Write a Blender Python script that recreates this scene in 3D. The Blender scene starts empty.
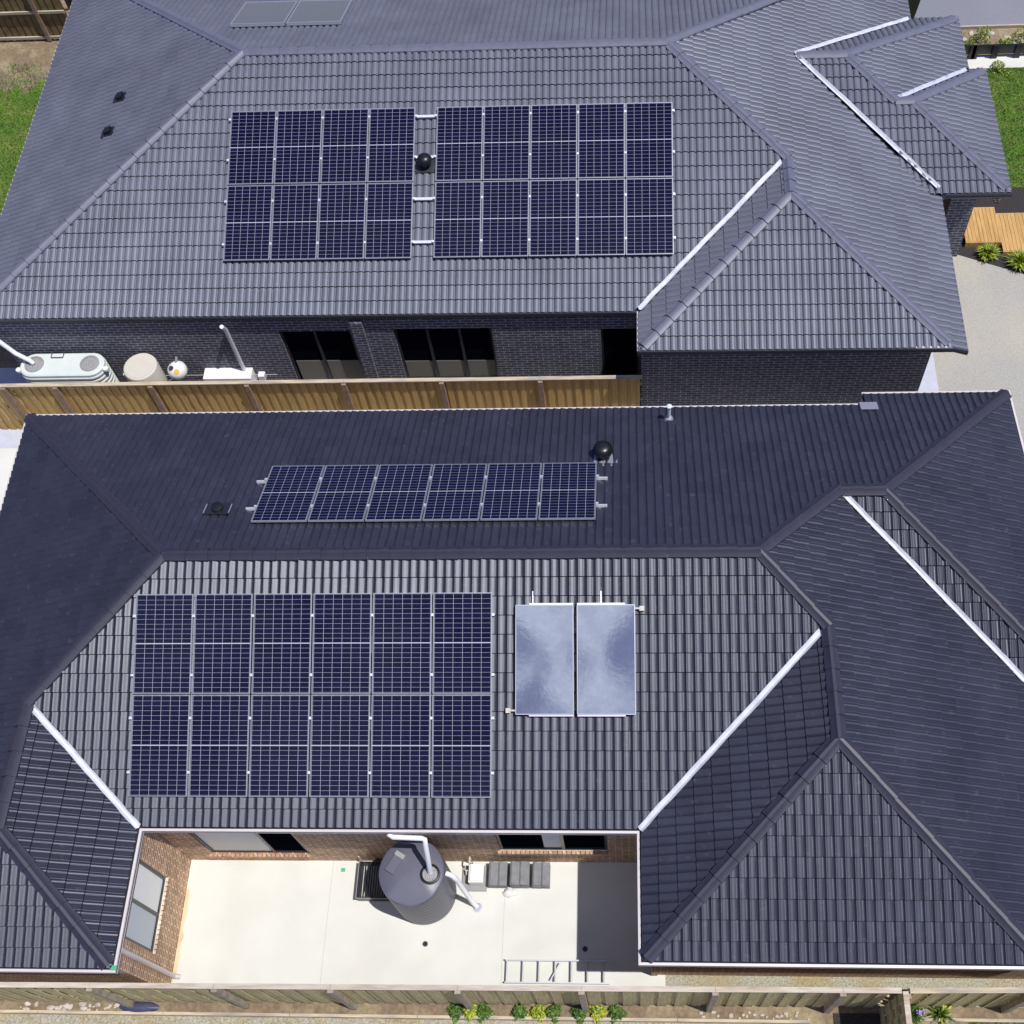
import bpy, bmesh, math, random
from mathutils import Vector, Matrix
random.seed(7)
R_ = math.radians
sc = bpy.context.scene
COL = sc.collection

# ------------------------------------------------------------------ camera
CAM = dict(H=23.2453, pitch=60.1306, yaw=-6.0876, roll=-5.7991, f=1224.45, px=562.69, py=504.63)
cd = bpy.data.cameras.new('camera'); cam = bpy.data.objects.new('camera', cd); COL.objects.link(cam)
ya, pi_, ro = R_(CAM['yaw']), R_(CAM['pitch']), R_(CAM['roll'])
fwd = Vector((math.sin(ya)*math.cos(pi_), math.cos(ya)*math.cos(pi_), -math.sin(pi_)))
rt = Vector((math.cos(ya), -math.sin(ya), 0)); up = rt.cross(fwd)
r2 = rt*math.cos(ro) + up*math.sin(ro); u2 = up*math.cos(ro) - rt*math.sin(ro)
M = Matrix((r2, u2, -fwd)).transposed().to_4x4(); M.translation = Vector((0, 0, CAM['H']))
cam.matrix_world = M
cd.sensor_width = 36; cd.lens = CAM['f']/1024*36
cd.shift_x = (512-CAM['px'])/1024; cd.shift_y = (CAM['py']-512)/1024
cd.clip_start = .1; cd.clip_end = 2000
sc.camera = cam

# ------------------------------------------------------------------ sun, sky, exposure
SUN = Vector((.365, -.125, 1.0)).normalized()
SUN_STRENGTH, SKY_STRENGTH, EXPOSURE = 4.35, .05, 0.0
sd = bpy.data.lights.new('sun', 'SUN'); sd.energy = SUN_STRENGTH; sd.angle = R_(.5); sd.color = (1, .98, .95)
so = bpy.data.objects.new('sun', sd); COL.objects.link(so)
so.rotation_euler = (-SUN).to_track_quat('-Z', 'Y').to_euler(); so.location = (20, -10, 50)
w = bpy.data.worlds.new('World'); sc.world = w; w.use_nodes = True
nt = w.node_tree; nt.nodes.clear()
sky = nt.nodes.new('ShaderNodeTexSky'); sky.sky_type = 'NISHITA'; sky.sun_disc = False; sky.ozone_density = 10.0; sky.dust_density = .3
sky.sun_elevation = math.asin(SUN.z); sky.sun_rotation = math.atan2(SUN.x, SUN.y)
tc = nt.nodes.new('ShaderNodeTexCoord')
ns = nt.nodes.new('ShaderNodeTexNoise'); ns.inputs['Scale'].default_value = 17; ns.inputs['Detail'].default_value = 7
ns.inputs['Roughness'].default_value = .55
rp = nt.nodes.new('ShaderNodeValToRGB'); rp.color_ramp.elements[0].position = .36; rp.color_ramp.elements[1].position = .54
rp.color_ramp.elements[1].color = (.9, .9, .9, 1)
mx = nt.nodes.new('ShaderNodeMix'); mx.data_type = 'RGBA'
mx.inputs[7].default_value = (17, 18.5, 22., 1)
bg = nt.nodes.new('ShaderNodeBackground'); bg.inputs[1].default_value = SKY_STRENGTH
wo = nt.nodes.new('ShaderNodeOutputWorld')
L = nt.links.new
L(tc.outputs['Generated'], ns.inputs['Vector']); L(ns.outputs['Fac'], rp.inputs['Fac'])
dt = nt.nodes.new('ShaderNodeVectorMath'); dt.operation = 'DOT_PRODUCT'; dt.inputs[1].default_value = (-.05, -.406, .913)
mr = nt.nodes.new('ShaderNodeMapRange'); mr.inputs[1].default_value = .84; mr.inputs[2].default_value = .95
ml = nt.nodes.new('ShaderNodeMath'); ml.operation = 'MULTIPLY'
L(tc.outputs['Generated'], dt.inputs[0]); L(dt.outputs['Value'], mr.inputs[0]); L(mr.outputs[0], ml.inputs[0]); L(rp.outputs['Color'], ml.inputs[1]); L(ml.outputs[0], mx.inputs[0]); tn = nt.nodes.new('ShaderNodeMix'); tn.data_type = 'RGBA'; tn.blend_type = 'MULTIPLY'; tn.inputs[0].default_value = 1; tn.inputs[7].default_value = (.62, .80, 1.55, 1)
L(sky.outputs[0], tn.inputs[6]); L(tn.outputs[2], mx.inputs[6]); L(mx.outputs[2], bg.inputs[0]); L(bg.outputs[0], wo.inputs[0])
sc.view_settings.view_transform = 'Standard'; sc.view_settings.look = 'None'
sc.view_settings.exposure = EXPOSURE; sc.view_settings.gamma = 1
sc.render.resolution_x = sc.render.resolution_y = 1024
sc.render.engine = 'CYCLES'

# ------------------------------------------------------------------ materials
def mat(name, color, rough=.7, metal=0., spec=.5, noise=0., nscale=5., bump=0., bscale=40., coat=0., color2=None, c2scale=.6, c2lo=.45, c2hi=.65, stretch=None):
    """plain procedural: colour broken up by fine noise, optional second colour in large blotches, optional bump"""
    m = bpy.data.materials.new(name); m.use_nodes = True
    t = m.node_tree; N = t.nodes; K = t.links.new
    b = N['Principled BSDF']
    b.inputs['Roughness'].default_value = rough; b.inputs['Metallic'].default_value = metal
    b.inputs['Specular IOR Level'].default_value = spec; b.inputs['Coat Weight'].default_value = coat
    b.inputs['Coat Roughness'].default_value = .05
    geo = N.new('ShaderNodeNewGeometry'); pos = geo.outputs['Position']
    if stretch:
        mp = N.new('ShaderNodeMapping'); mp.inputs['Scale'].default_value = stretch; K(pos, mp.inputs['Vector']); pos = mp.outputs[0]
    rgb = N.new('ShaderNodeRGB'); rgb.outputs[0].default_value = (*color, 1); cur = rgb.outputs[0]
    if color2:
        n2 = N.new('ShaderNodeTexNoise'); n2.inputs['Scale'].default_value = c2scale; n2.inputs['Detail'].default_value = 6; K(pos, n2.inputs['Vector'])
        r = N.new('ShaderNodeMapRange'); r.inputs[1].default_value = c2lo; r.inputs[2].default_value = c2hi; K(n2.outputs['Fac'], r.inputs[0])
        x = N.new('ShaderNodeMix'); x.data_type = 'RGBA'; K(r.outputs[0], x.inputs[0]); K(cur, x.inputs[6]); x.inputs[7].default_value = (*color2, 1); cur = x.outputs[2]
    if noise:
        n = N.new('ShaderNodeTexNoise'); n.inputs['Scale'].default_value = nscale; n.inputs['Detail'].default_value = 5; K(pos, n.inputs['Vector'])
        r = N.new('ShaderNodeMapRange'); r.inputs[1].default_value = .25; r.inputs[2].default_value = .75
        r.inputs[3].default_value = 1-noise; r.inputs[4].default_value = 1+noise; K(n.outputs['Fac'], r.inputs[0])
        x = N.new('ShaderNodeVectorMath'); x.operation = 'SCALE'; K(cur, x.inputs[0]); K(r.outputs[0], x.inputs['Scale']); cur = x.outputs[0]
    K(cur, b.inputs['Base Color'])
    if bump:
        n = N.new('ShaderNodeTexNoise'); n.inputs['Scale'].default_value = bscale; n.inputs['Detail'].default_value = 4; K(pos, n.inputs['Vector'])
        bp = N.new('ShaderNodeBump'); bp.inputs['Strength'].default_value = bump; bp.inputs['Distance'].default_value = .02; K(n.outputs['Fac'], bp.inputs['Height']); K(bp.outputs[0], b.inputs['Normal'])
    return m

def tile_mat(name, base, rough, spec, var, dust):
    """concrete roof tile: each tile (UV cell) a slightly different tone, worn blotches and pale specks"""
    m = bpy.data.materials.new(name); m.use_nodes = True
    t = m.node_tree; N = t.nodes; K = t.links.new; b = N['Principled BSDF']
    b.inputs['Specular IOR Level'].default_value = spec; b.inputs['Specular Tint'].default_value = (.86, .90, 1, 1)
    uv = N.new('ShaderNodeUVMap'); fl = N.new('ShaderNodeVectorMath'); fl.operation = 'FLOOR'; K(uv.outputs[0], fl.inputs[0])
    wn = N.new('ShaderNodeTexWhiteNoise'); wn.noise_dimensions = '2D'; K(fl.outputs[0], wn.inputs['Vector'])
    r = N.new('ShaderNodeMapRange'); r.inputs[3].default_value = 1-var; r.inputs[4].default_value = 1+var; K(wn.outputs['Value'], r.inputs[0])
    geo = N.new('ShaderNodeNewGeometry')
    n = N.new('ShaderNodeTexNoise'); n.inputs['Scale'].default_value = .8; n.inputs['Detail'].default_value = 8; n.inputs['Roughness'].default_value = .65; K(geo.outputs['Position'], n.inputs['Vector'])
    r2_ = N.new('ShaderNodeMapRange'); r2_.inputs[1].default_value = .3; r2_.inputs[2].default_value = .7; r2_.inputs[3].default_value = .85; r2_.inputs[4].default_value = 1.18; K(n.outputs['Fac'], r2_.inputs[0])
    mu = N.new('ShaderNodeMath'); mu.operation = 'MULTIPLY'; K(r.outputs[0], mu.inputs[0]); K(r2_.outputs[0], mu.inputs[1])
    sc_ = N.new('ShaderNodeVectorMath'); sc_.operation = 'SCALE'; sc_.inputs[0].default_value = base; K(mu.outputs[0], sc_.inputs['Scale'])
    n3 = N.new('ShaderNodeTexNoise'); n3.inputs['Scale'].default_value = 9; n3.inputs['Detail'].default_value = 3; K(geo.outputs['Position'], n3.inputs['Vector'])
    r3 = N.new('ShaderNodeMapRange'); r3.inputs[1].default_value = .62; r3.inputs[2].default_value = .8; r3.inputs[4].default_value = dust; K(n3.outputs['Fac'], r3.inputs[0])
    x = N.new('ShaderNodeMix'); x.data_type = 'RGBA'; K(r3.outputs[0], x.inputs[0]); K(sc_.outputs[0], x.inputs[6]); x.inputs[7].default_value = (.30, .28, .25, 1)
    K(x.outputs[2], b.inputs['Base Color'])
    rr = N.new('ShaderNodeMapRange'); rr.inputs[3].default_value = rough-.06; rr.inputs[4].default_value = rough+.08; K(n.outputs['Fac'], rr.inputs[0]); K(rr.outputs[0], b.inputs['Roughness'])
    n4 = N.new('ShaderNodeTexNoise'); n4.inputs['Scale'].default_value = 160; K(geo.outputs['Position'], n4.inputs['Vector'])
    bp = N.new('ShaderNodeBump'); bp.inputs['Strength'].default_value = .25; bp.inputs['Distance'].default_value = .004; K(n4.outputs['Fac'], bp.inputs['Height']); K(bp.outputs[0], b.inputs['Normal'])
    return m

def brick_mat(name, c1, c2, mortar, rough=.8, msize=.011):
    m = bpy.data.materials.new(name); m.use_nodes = True
    t = m.node_tree; N = t.nodes; K = t.links.new; b = N['Principled BSDF']; b.inputs['Roughness'].default_value = rough
    geo = N.new('ShaderNodeNewGeometry'); sx = N.new('ShaderNodeSeparateXYZ'); K(geo.outputs['Position'], sx.inputs[0])
    ad = N.new('ShaderNodeMath'); ad.operation = 'ADD'; K(sx.outputs[0], ad.inputs[0]); K(sx.outputs[1], ad.inputs[1])
    cb = N.new('ShaderNodeCombineXYZ'); K(ad.outputs[0], cb.inputs[0]); K(sx.outputs[2], cb.inputs[1])
    br = N.new('ShaderNodeTexBrick'); br.inputs['Scale'].default_value = 1; br.inputs['Brick Width'].default_value = .24; br.inputs['Row Height'].default_value = .086
    br.inputs['Mortar Size'].default_value = msize; br.inputs['Mortar Smooth'].default_value = .2; br.inputs['Bias'].default_value = 0
    br.inputs['Color1'].default_value = (*c1, 1); br.inputs['Color2'].default_value = (*c2, 1); br.inputs['Mortar'].default_value = (*mortar, 1)
    K(cb.outputs[0], br.inputs['Vector'])
    n = N.new('ShaderNodeTexNoise'); n.inputs['Scale'].default_value = 7; n.inputs['Detail'].default_value = 5; K(geo.outputs['Position'], n.inputs['Vector'])
    r = N.new('ShaderNodeMapRange'); r.inputs[1].default_value = .3; r.inputs[2].default_value = .7; r.inputs[3].default_value = .75; r.inputs[4].default_value = 1.3; K(n.outputs['Fac'], r.inputs[0])
    s = N.new('ShaderNodeVectorMath'); s.operation = 'SCALE'; K(br.outputs['Color'], s.inputs[0]); K(r.outputs[0], s.inputs['Scale']); K(s.outputs[0], b.inputs['Base Color'])
    bp = N.new('ShaderNodeBump'); bp.invert = True; bp.inputs['Strength'].default_value = .6; bp.inputs['Distance'].default_value = .008; K(br.outputs['Fac'], bp.inputs['Height']); K(bp.outputs[0], b.inputs['Normal'])
    return m

def pv_mat():
    """mono half-cut cells behind glass; UV is metres from the glass' lower left corner (0.976 x 1.666)"""
    m = bpy.data.materials.new('solar_cells'); m.use_nodes = True
    t = m.node_tree; N = t.nodes; K = t.links.new; b = N['Principled BSDF']
    uv = N.new('ShaderNodeUVMap'); sx = N.new('ShaderNodeSeparateXYZ'); K(uv.outputs[0], sx.inputs[0])
    def mth(op, a, c=None, d=None):
        n = N.new('ShaderNodeMath'); n.operation = op
        for i, v in enumerate((a, c, d)):
            if v is None: continue
            if isinstance(v, (int, float)): n.inputs[i].default_value = v
            else: K(v, n.inputs[i])
        return n.outputs[0]
    def line(coord, off, pitch, half):     # 1 on the gap between cells
        f = mth('FRACT', mth('DIVIDE', mth('SUBTRACT', coord, off), pitch))
        dist = mth('MULTIPLY', mth('MINIMUM', f, mth('SUBTRACT', 1.0, f)), pitch)
        return mth('LESS_THAN', dist, half)
    PW, PH = .976, 1.666
    v1 = line(sx.outputs[0], .010, (PW-.02)/6, .0025)
    h1 = line(sx.outputs[1], .010, (PH-.02)/20, .0019)
    mid = mth('LESS_THAN', mth('ABSOLUTE', mth('SUBTRACT', sx.outputs[1], PH/2)), .008)
    fine = mth('MULTIPLY', line(sx.outputs[0], .010, (PW-.02)/30, .0008), .25)
    k = mth('MAXIMUM', mth('MAXIMUM', mth('MULTIPLY', v1, .95), mth('MULTIPLY', h1, .78)), mid)
    cid = N.new('ShaderNodeVectorMath'); cid.operation = 'MULTIPLY'; cid.inputs[1].default_value = (6/PW, 20/PH, 1); K(uv.outputs[0], cid.inputs[0])
    fl = N.new('ShaderNodeVectorMath'); fl.operation = 'FLOOR'; K(cid.outputs[0], fl.inputs[0])
    oi = N.new('ShaderNodeObjectInfo')
    wn = N.new('ShaderNodeTexWhiteNoise'); wn.noise_dimensions = '4D'; K(fl.outputs[0], wn.inputs['Vector']); K(oi.outputs['Random'], wn.inputs['W'])
    ramp = N.new('ShaderNodeMix'); ramp.data_type = 'RGBA'; K(wn.outputs['Value'], ramp.inputs[0])
    ramp.inputs[6].default_value = (.004, .004, .022, 1); ramp.inputs[7].default_value = (.0065, .0065, .032, 1)
    x = N.new('ShaderNodeMix'); x.data_type = 'RGBA'; K(k, x.inputs[0]); K(ramp.outputs[2], x.inputs[6]); x.inputs[7].default_value = (.46, .47, .52, 1)
    K(x.outputs[2], b.inputs['Base Color']); b.inputs['Roughness'].default_value = .10; b.inputs['Specular IOR Level'].default_value = .22
    return m

MT = dict(
    tile_near=tile_mat('charcoal_roof_tile', (.029, .029, .044), .41, .60, .10, .12),
    tile_far=tile_mat('slate_grey_roof_tile', (.125, .130, .160), .38, .55, .05, .06),
    cap_near=mat('charcoal_ridge_cap', (.032, .031, .050), .5, noise=.15, nscale=6),
    cap_far=mat('slate_ridge_cap', (.13, .135, .18), .5, noise=.1, nscale=6),
    under=mat('roof_underlay', (.02, .02, .025), .9),
    gutter=mat('shale_painted_gutter', (.60, .55, .54), .4, noise=.06, nscale=3),
    gutter_dark=mat('dark_gutter', (.045, .048, .065), .4),
    valley=mat('galvanised_valley', (.64, .65, .69), .45, metal=.2, noise=.16, nscale=5),
    valley_far=mat('galvanised_valley_far', (.62, .64, .70), .4, metal=.25, noise=.08, nscale=8),
    soffit=mat('soffit_board', (.55, .53, .5), .7),
    brick_near=brick_mat('tan_red_brick', (.43, .24, .125), (.32, .165, .09), (.66, .58, .45)),
    brick_far=brick_mat('dark_grey_brick', (.052, .054, .082), (.085, .085, .115), (.33, .33, .34), msize=.010),
    sill=brick_mat('brick_sill', (.48, .27, .15), (.40, .22, .13), (.58, .5, .4)),
    white=mat('white_paint', (.78, .78, .76), .4, noise=.04),
    cream=mat('cream_blind', (.82, .83, .80), .8, noise=.03, nscale=2),
    blind=mat('grey_blind', (.54, .59, .61), .8),
    curtain=mat('dim_curtain', (.20, .185, .16), .9),
    glass=mat('window_glass', (.004, .005, .009), .05, spec=.0),
    frame_dark=mat('dark_window_frame', (.02, .022, .03), .35),
    alu=mat('anodised_aluminium', (.44, .45, .50), .4, metal=.5),
    rail=mat('mounting_rail_aluminium', (.74, .75, .78), .35, metal=.4),
    pv=pv_mat(),
    collector=mat('collector_glass', (.46, .49, .56), .07, metal=.8, bump=.02, bscale=12, color2=(.52, .54, .59), c2scale=7),
    black=mat('black_plastic', (.012, .012, .015), .35, bump=.05),
    tank=mat('charcoal_polyethylene', (.11, .11, .145), .42, noise=.06, nscale=2),
    tank_beige=mat('pale_steel_tank', (.62, .66, .62), .45, noise=.04),
    tan=mat('tan_cylinder_paint', (.58, .54, .46), .5, noise=.04),
    pvc=mat('white_pvc', (.76, .77, .80), .35),
    grey=mat('grey_plastic', (.28, .28, .28), .6, noise=.1),
    yellow=mat('yellow_label', (.75, .45, .04), .5),
    label=mat('dark_label', (.05, .05, .10), .5),
    concrete=mat('pale_concrete_slab', (.64, .635, .585), .85, noise=.035, nscale=1.7, color2=(.605, .595, .535), c2scale=.9, bump=.1, bscale=60),
    stain=mat('tan_concrete_stain', (.62, .52, .33), .9, noise=.15, nscale=4),
    joint=mat('saw_cut', (.46, .45, .41), .9),
    aggregate=mat('exposed_aggregate', (.37, .355, .32), .9, noise=.30, nscale=45, color2=(.44, .40, .33), c2scale=.35, bump=.4, bscale=80),
    path=mat('grey_side_path', (.48, .49, .56), .85, noise=.08),
    asphalt=mat('asphalt', (.20, .205, .235), .9, noise=.12, nscale=25, color2=(.24, .24, .27), c2scale=.2),
    soil=mat('dry_soil', (.20, .145, .09), .95, noise=.3, nscale=12, color2=(.29, .23, .14), c2scale=1.8, bump=.8, bscale=18),
    mulch=mat('dark_mulch_and_shade', (.035, .030, .030), .95, noise=.5, nscale=30, bump=1., bscale=35),  # mulch colour, also used to paint the side fence's shadow
    gravel=mat('grey_gravel', (.36, .34, .27), .95, color2=(.34, .28, .16), c2scale=1.1, c2lo=.42, c2hi=.6, noise=.45, nscale=30, bump=.9, bscale=38),
    lawn=mat('lawn_soil', (.07, .13, .012), .95, noise=.35, nscale=10, color2=(.13, .16, .03), c2scale=1.6),
    wood=mat('golden_pine', (.56, .36, .11), .75, noise=.12, nscale=5, stretch=(9, 9, .7), color2=(.45, .29, .085), c2scale=1.2, bump=.1, bscale=9),
    wood_old=mat('weathered_pine', (.52, .44, .23), .85, noise=.28, nscale=4, stretch=(7, 7, .6), color2=(.42, .38, .19), c2scale=1., bump=.4, bscale=9),
    wood_grey=mat('greyed_capping', (.52, .46, .38), .85, noise=.22, nscale=3, stretch=(1, 9, 9), color2=(.42, .33, .24), c2scale=.6),
    wood_tan=mat('pale_pine_capping', (.50, .42, .29), .8, noise=.25, nscale=3, stretch=(1, 9, 9), color2=(.34, .30, .26), c2scale=1.1),
    post_grey=mat('grey_brown_post', (.34, .29, .22), .85, noise=.3, nscale=6),
    post=mat('brown_post', (.27, .18, .12), .85, noise=.3, nscale=6),
    wood_dark=mat('dark_brown_paling', (.20, .14, .06), .85, noise=.3, nscale=5),  # darker brown than the other paling woods
    deck=mat('golden_deck', (.55, .33, .11), .6, noise=.22, nscale=5, stretch=(8, .7, 4), color2=(.44, .25, .08), c2scale=1.),
    leaf=mat('green_leaf', (.10, .18, .02), .6, noise=.5, nscale=10), leaf_y=mat('lime_leaf', (.38, .42, .03), .6, noise=.3, nscale=10),
    leaf_d=mat('dark_green_leaf', (.035, .085, .02), .6, noise=.5, nscale=10),
    leaf_r=mat('red_brown_leaf', (.16, .05, .03), .6, noise=.3), flower=mat('lilac_flower', (.35, .28, .60), .7),
    rock=mat('pale_rock', (.50, .44, .38), .9, noise=.35, nscale=9, bump=.5, bscale=20),
    steel=mat('ladder_aluminium', (.55, .56, .58), .4, metal=.5),
    tilestk=mat('spare_roof_tile', (.20, .20, .21), .7, noise=.2, nscale=8),
    green=mat('green_tape', (.08, .38, .22), .6),
)

# ------------------------------------------------------------------ mesh helpers
def ident(p): return Vector(p)
YAW2 = R_(-.3745)
def FR(p):   # far house local -> world
    c, s = math.cos(YAW2), math.sin(YAW2); y = p[1]-19
    return Vector((c*p[0]-s*y, s*p[0]+c*y+19, p[2]))

def tag(o, label=None, cat=None, group=None, kind=None):
    if label: o['label'] = label
    if cat: o['category'] = cat
    if group: o['group'] = group
    if kind: o['kind'] = kind
    return o
def empty(name, loc, label, cat, group=None, rz=0):
    o = bpy.data.objects.new(name, None); COL.objects.link(o); o.location = loc; o.rotation_euler = (0, 0, rz)
    o.empty_display_size = .2
    return tag(o, label, cat, group)
def world_of(o):
    m = Matrix.Translation(o.location) @ o.rotation_euler.to_matrix().to_4x4()
    return (world_of(o.parent) @ m) if o.parent else m

class MB:
    """collects shapes in world coordinates and links them as one mesh object"""
    def __init__(s, xf=ident): s.v = []; s.f = []; s.uv = None; s.xf = xf; s.sm = False; s.slots = []
    def add(s, vs, fs, slot=0):
        n = len(s.v); s.v += [Vector(p) for p in vs]; s.f += [tuple(i+n for i in f) for f in fs]; s.slots += [slot]*len(fs)
        return s
    def box(s, x0, x1, y0, y1, z0, z1, slot=0):
        return s.add([(x, y, z) for z in (z0, z1) for y in (y0, y1) for x in (x0, x1)],
                     [(0, 2, 3, 1), (4, 5, 7, 6), (0, 1, 5, 4), (2, 6, 7, 3), (0, 4, 6, 2), (1, 3, 7, 5)], slot)
    def obox(s, c, ax, ay, az, slot=0):   # centre and half-vectors
        c = Vector(c); ax, ay, az = Vector(ax), Vector(ay), Vector(az)
        return s.add([c+i*ax+j*ay+k*az for k in (-1, 1) for j in (-1, 1) for i in (-1, 1)],
                     [(0, 2, 3, 1), (4, 5, 7, 6), (0, 1, 5, 4), (2, 6, 7, 3), (0, 4, 6, 2), (1, 3, 7, 5)], slot)
    def bar(s, a, b, wd, ht, upv=(0, 0, 1), slot=0):
        a, b = Vector(a), Vector(b); d = b-a; u = Vector(upv); sd_ = d.cross(u).normalized(); u = sd_.cross(d).normalized()
        return s.obox((a+b)/2, d/2, sd_*wd/2, u*ht/2, slot)
    def lathe(s, c, prof, n=32, axis=None, sq=(1, 1), slot=0):
        c = Vector(c); vs = []; fs = []
        for r, z in prof:
            for i in range(n):
                a = 2*math.pi*i/n; vs.append(c+Vector((r*math.cos(a)*sq[0], r*math.sin(a)*sq[1], z)))
        for k in range(len(prof)-1):
            for i in range(n):
                j = (i+1) % n; fs.append((k*n+i, k*n+j, (k+1)*n+j, (k+1)*n+i))
        fs.append(tuple(range(n))[::-1]); fs.append(tuple((len(prof)-1)*n+i for i in range(n)))
        return s.add(vs, fs, slot)
    def tube(s, pts, r, n=10, slot=0):
        pts = [Vector(p) for p in pts]; vs = []; fs = []
        prev = None
        for k, p in enumerate(pts):
            d = (pts[min(k+1, len(pts)-1)]-pts[max(k-1, 0)]).normalized()
            u = Vector((0, 0, 1)) if abs(d.z) < .9 else Vector((1, 0, 0))
            if prev is not None: u = prev
            a = d.cross(u).normalized(); b = a.cross(d).normalized(); prev = b
            for i in range(n):
                t = 2*math.pi*i/n; vs.append(p+a*r*math.cos(t)+b*r*math.sin(t))
        for k in range(len(pts)-1):
            for i in range(n):
                j = (i+1) % n; fs.append((k*n+i, k*n+j, (k+1)*n+j, (k+1)*n+i))
        fs.append(tuple(range(n))[::-1]); fs.append(tuple((len(pts)-1)*n+i for i in range(n)))
        return s.add(vs, fs, slot)
    def sweep(s, path, prof, closed=False, slot=0):
        """prof: (outward offset, dz) ring; path xyz; outward = right of travel; mitred"""
        P = [Vector(p) for p in path]; n = len(P); m = len(prof); vs = []
        for i in range(n):
            a = P[i]-P[i-1] if (i > 0 or closed) else P[1]-P[0]
            b = P[(i+1) % n]-P[i] if (i < n-1 or closed) else P[i]-P[i-1]
            a = Vector((a.x, a.y, 0)).normalized(); b = Vector((b.x, b.y, 0)).normalized()
            na, nb = Vector((a.y, -a.x, 0)), Vector((b.y, -b.x, 0)); q = (na+nb)/(1+na.dot(nb))
            for o, z in prof: vs.append(P[i]+q*o+Vector((0, 0, z)))
        fs = []
        for i in range(n if closed else n-1):
            i2 = (i+1) % n
            for k in range(m):
                k2 = (k+1) % m; fs.append((i*m+k, i2*m+k, i2*m+k2, i*m+k2))
        if not closed: fs += [tuple(range(m)), tuple((n-1)*m+k for k in range(m))[::-1]]
        return s.add(vs, fs, slot)
    def build(s, name, material, parent=None, smooth=None, recalc=True):
        me = bpy.data.meshes.new(name)
        inv = world_of(parent).inverted() if parent else Matrix()
        me.from_pydata([inv @ s.xf(p) for p in s.v], [], s.f)
        for m in (material if isinstance(material, (list, tuple)) else [material]): me.materials.append(m)
        for p, sl in zip(me.polygons, s.slots): p.material_index = sl
        if recalc:
            b = bmesh.new(); b.from_mesh(me); bmesh.ops.recalc_face_normals(b, faces=b.faces); b.to_mesh(me); b.free()
        if smooth:
            me.polygons.foreach_set('use_smooth', [True]*len(me.polygons)); me.set_sharp_from_angle(angle=R_(smooth))
        o = bpy.data.objects.new(name, me); COL.objects.link(o)
        if parent: o.parent = parent
        return o

def struct(name, mb, material, label=None, cat=None):
    o = mb.build(name, material); o['kind'] = 'structure'
    if label: o['label'] = label
    if cat: o['category'] = cat
    return o

# ------------------------------------------------------------------ roof tiles
def _sm(q): return q*q*(3-2*q)
def near_profile(u):      # one roll (0.15 m): short steep flank, long gentle flank, small pan
    if u < .15: return 0.
    if u < .40: return .031*_sm((u-.15)/.25)
    q = (u-.40)/.60
    return .031*(1-q)*(1-.15*math.sin(2*math.pi*q))
def far_profile(u):       # round roll and narrow deep water channel
    if u < .20: return -.022
    q = (u-.20)/.80
    return .026*math.sin(math.pi*q)**.7*(1-.25*q)
GAUGE, PITCH, BUTT = .322, .15, .026

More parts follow.
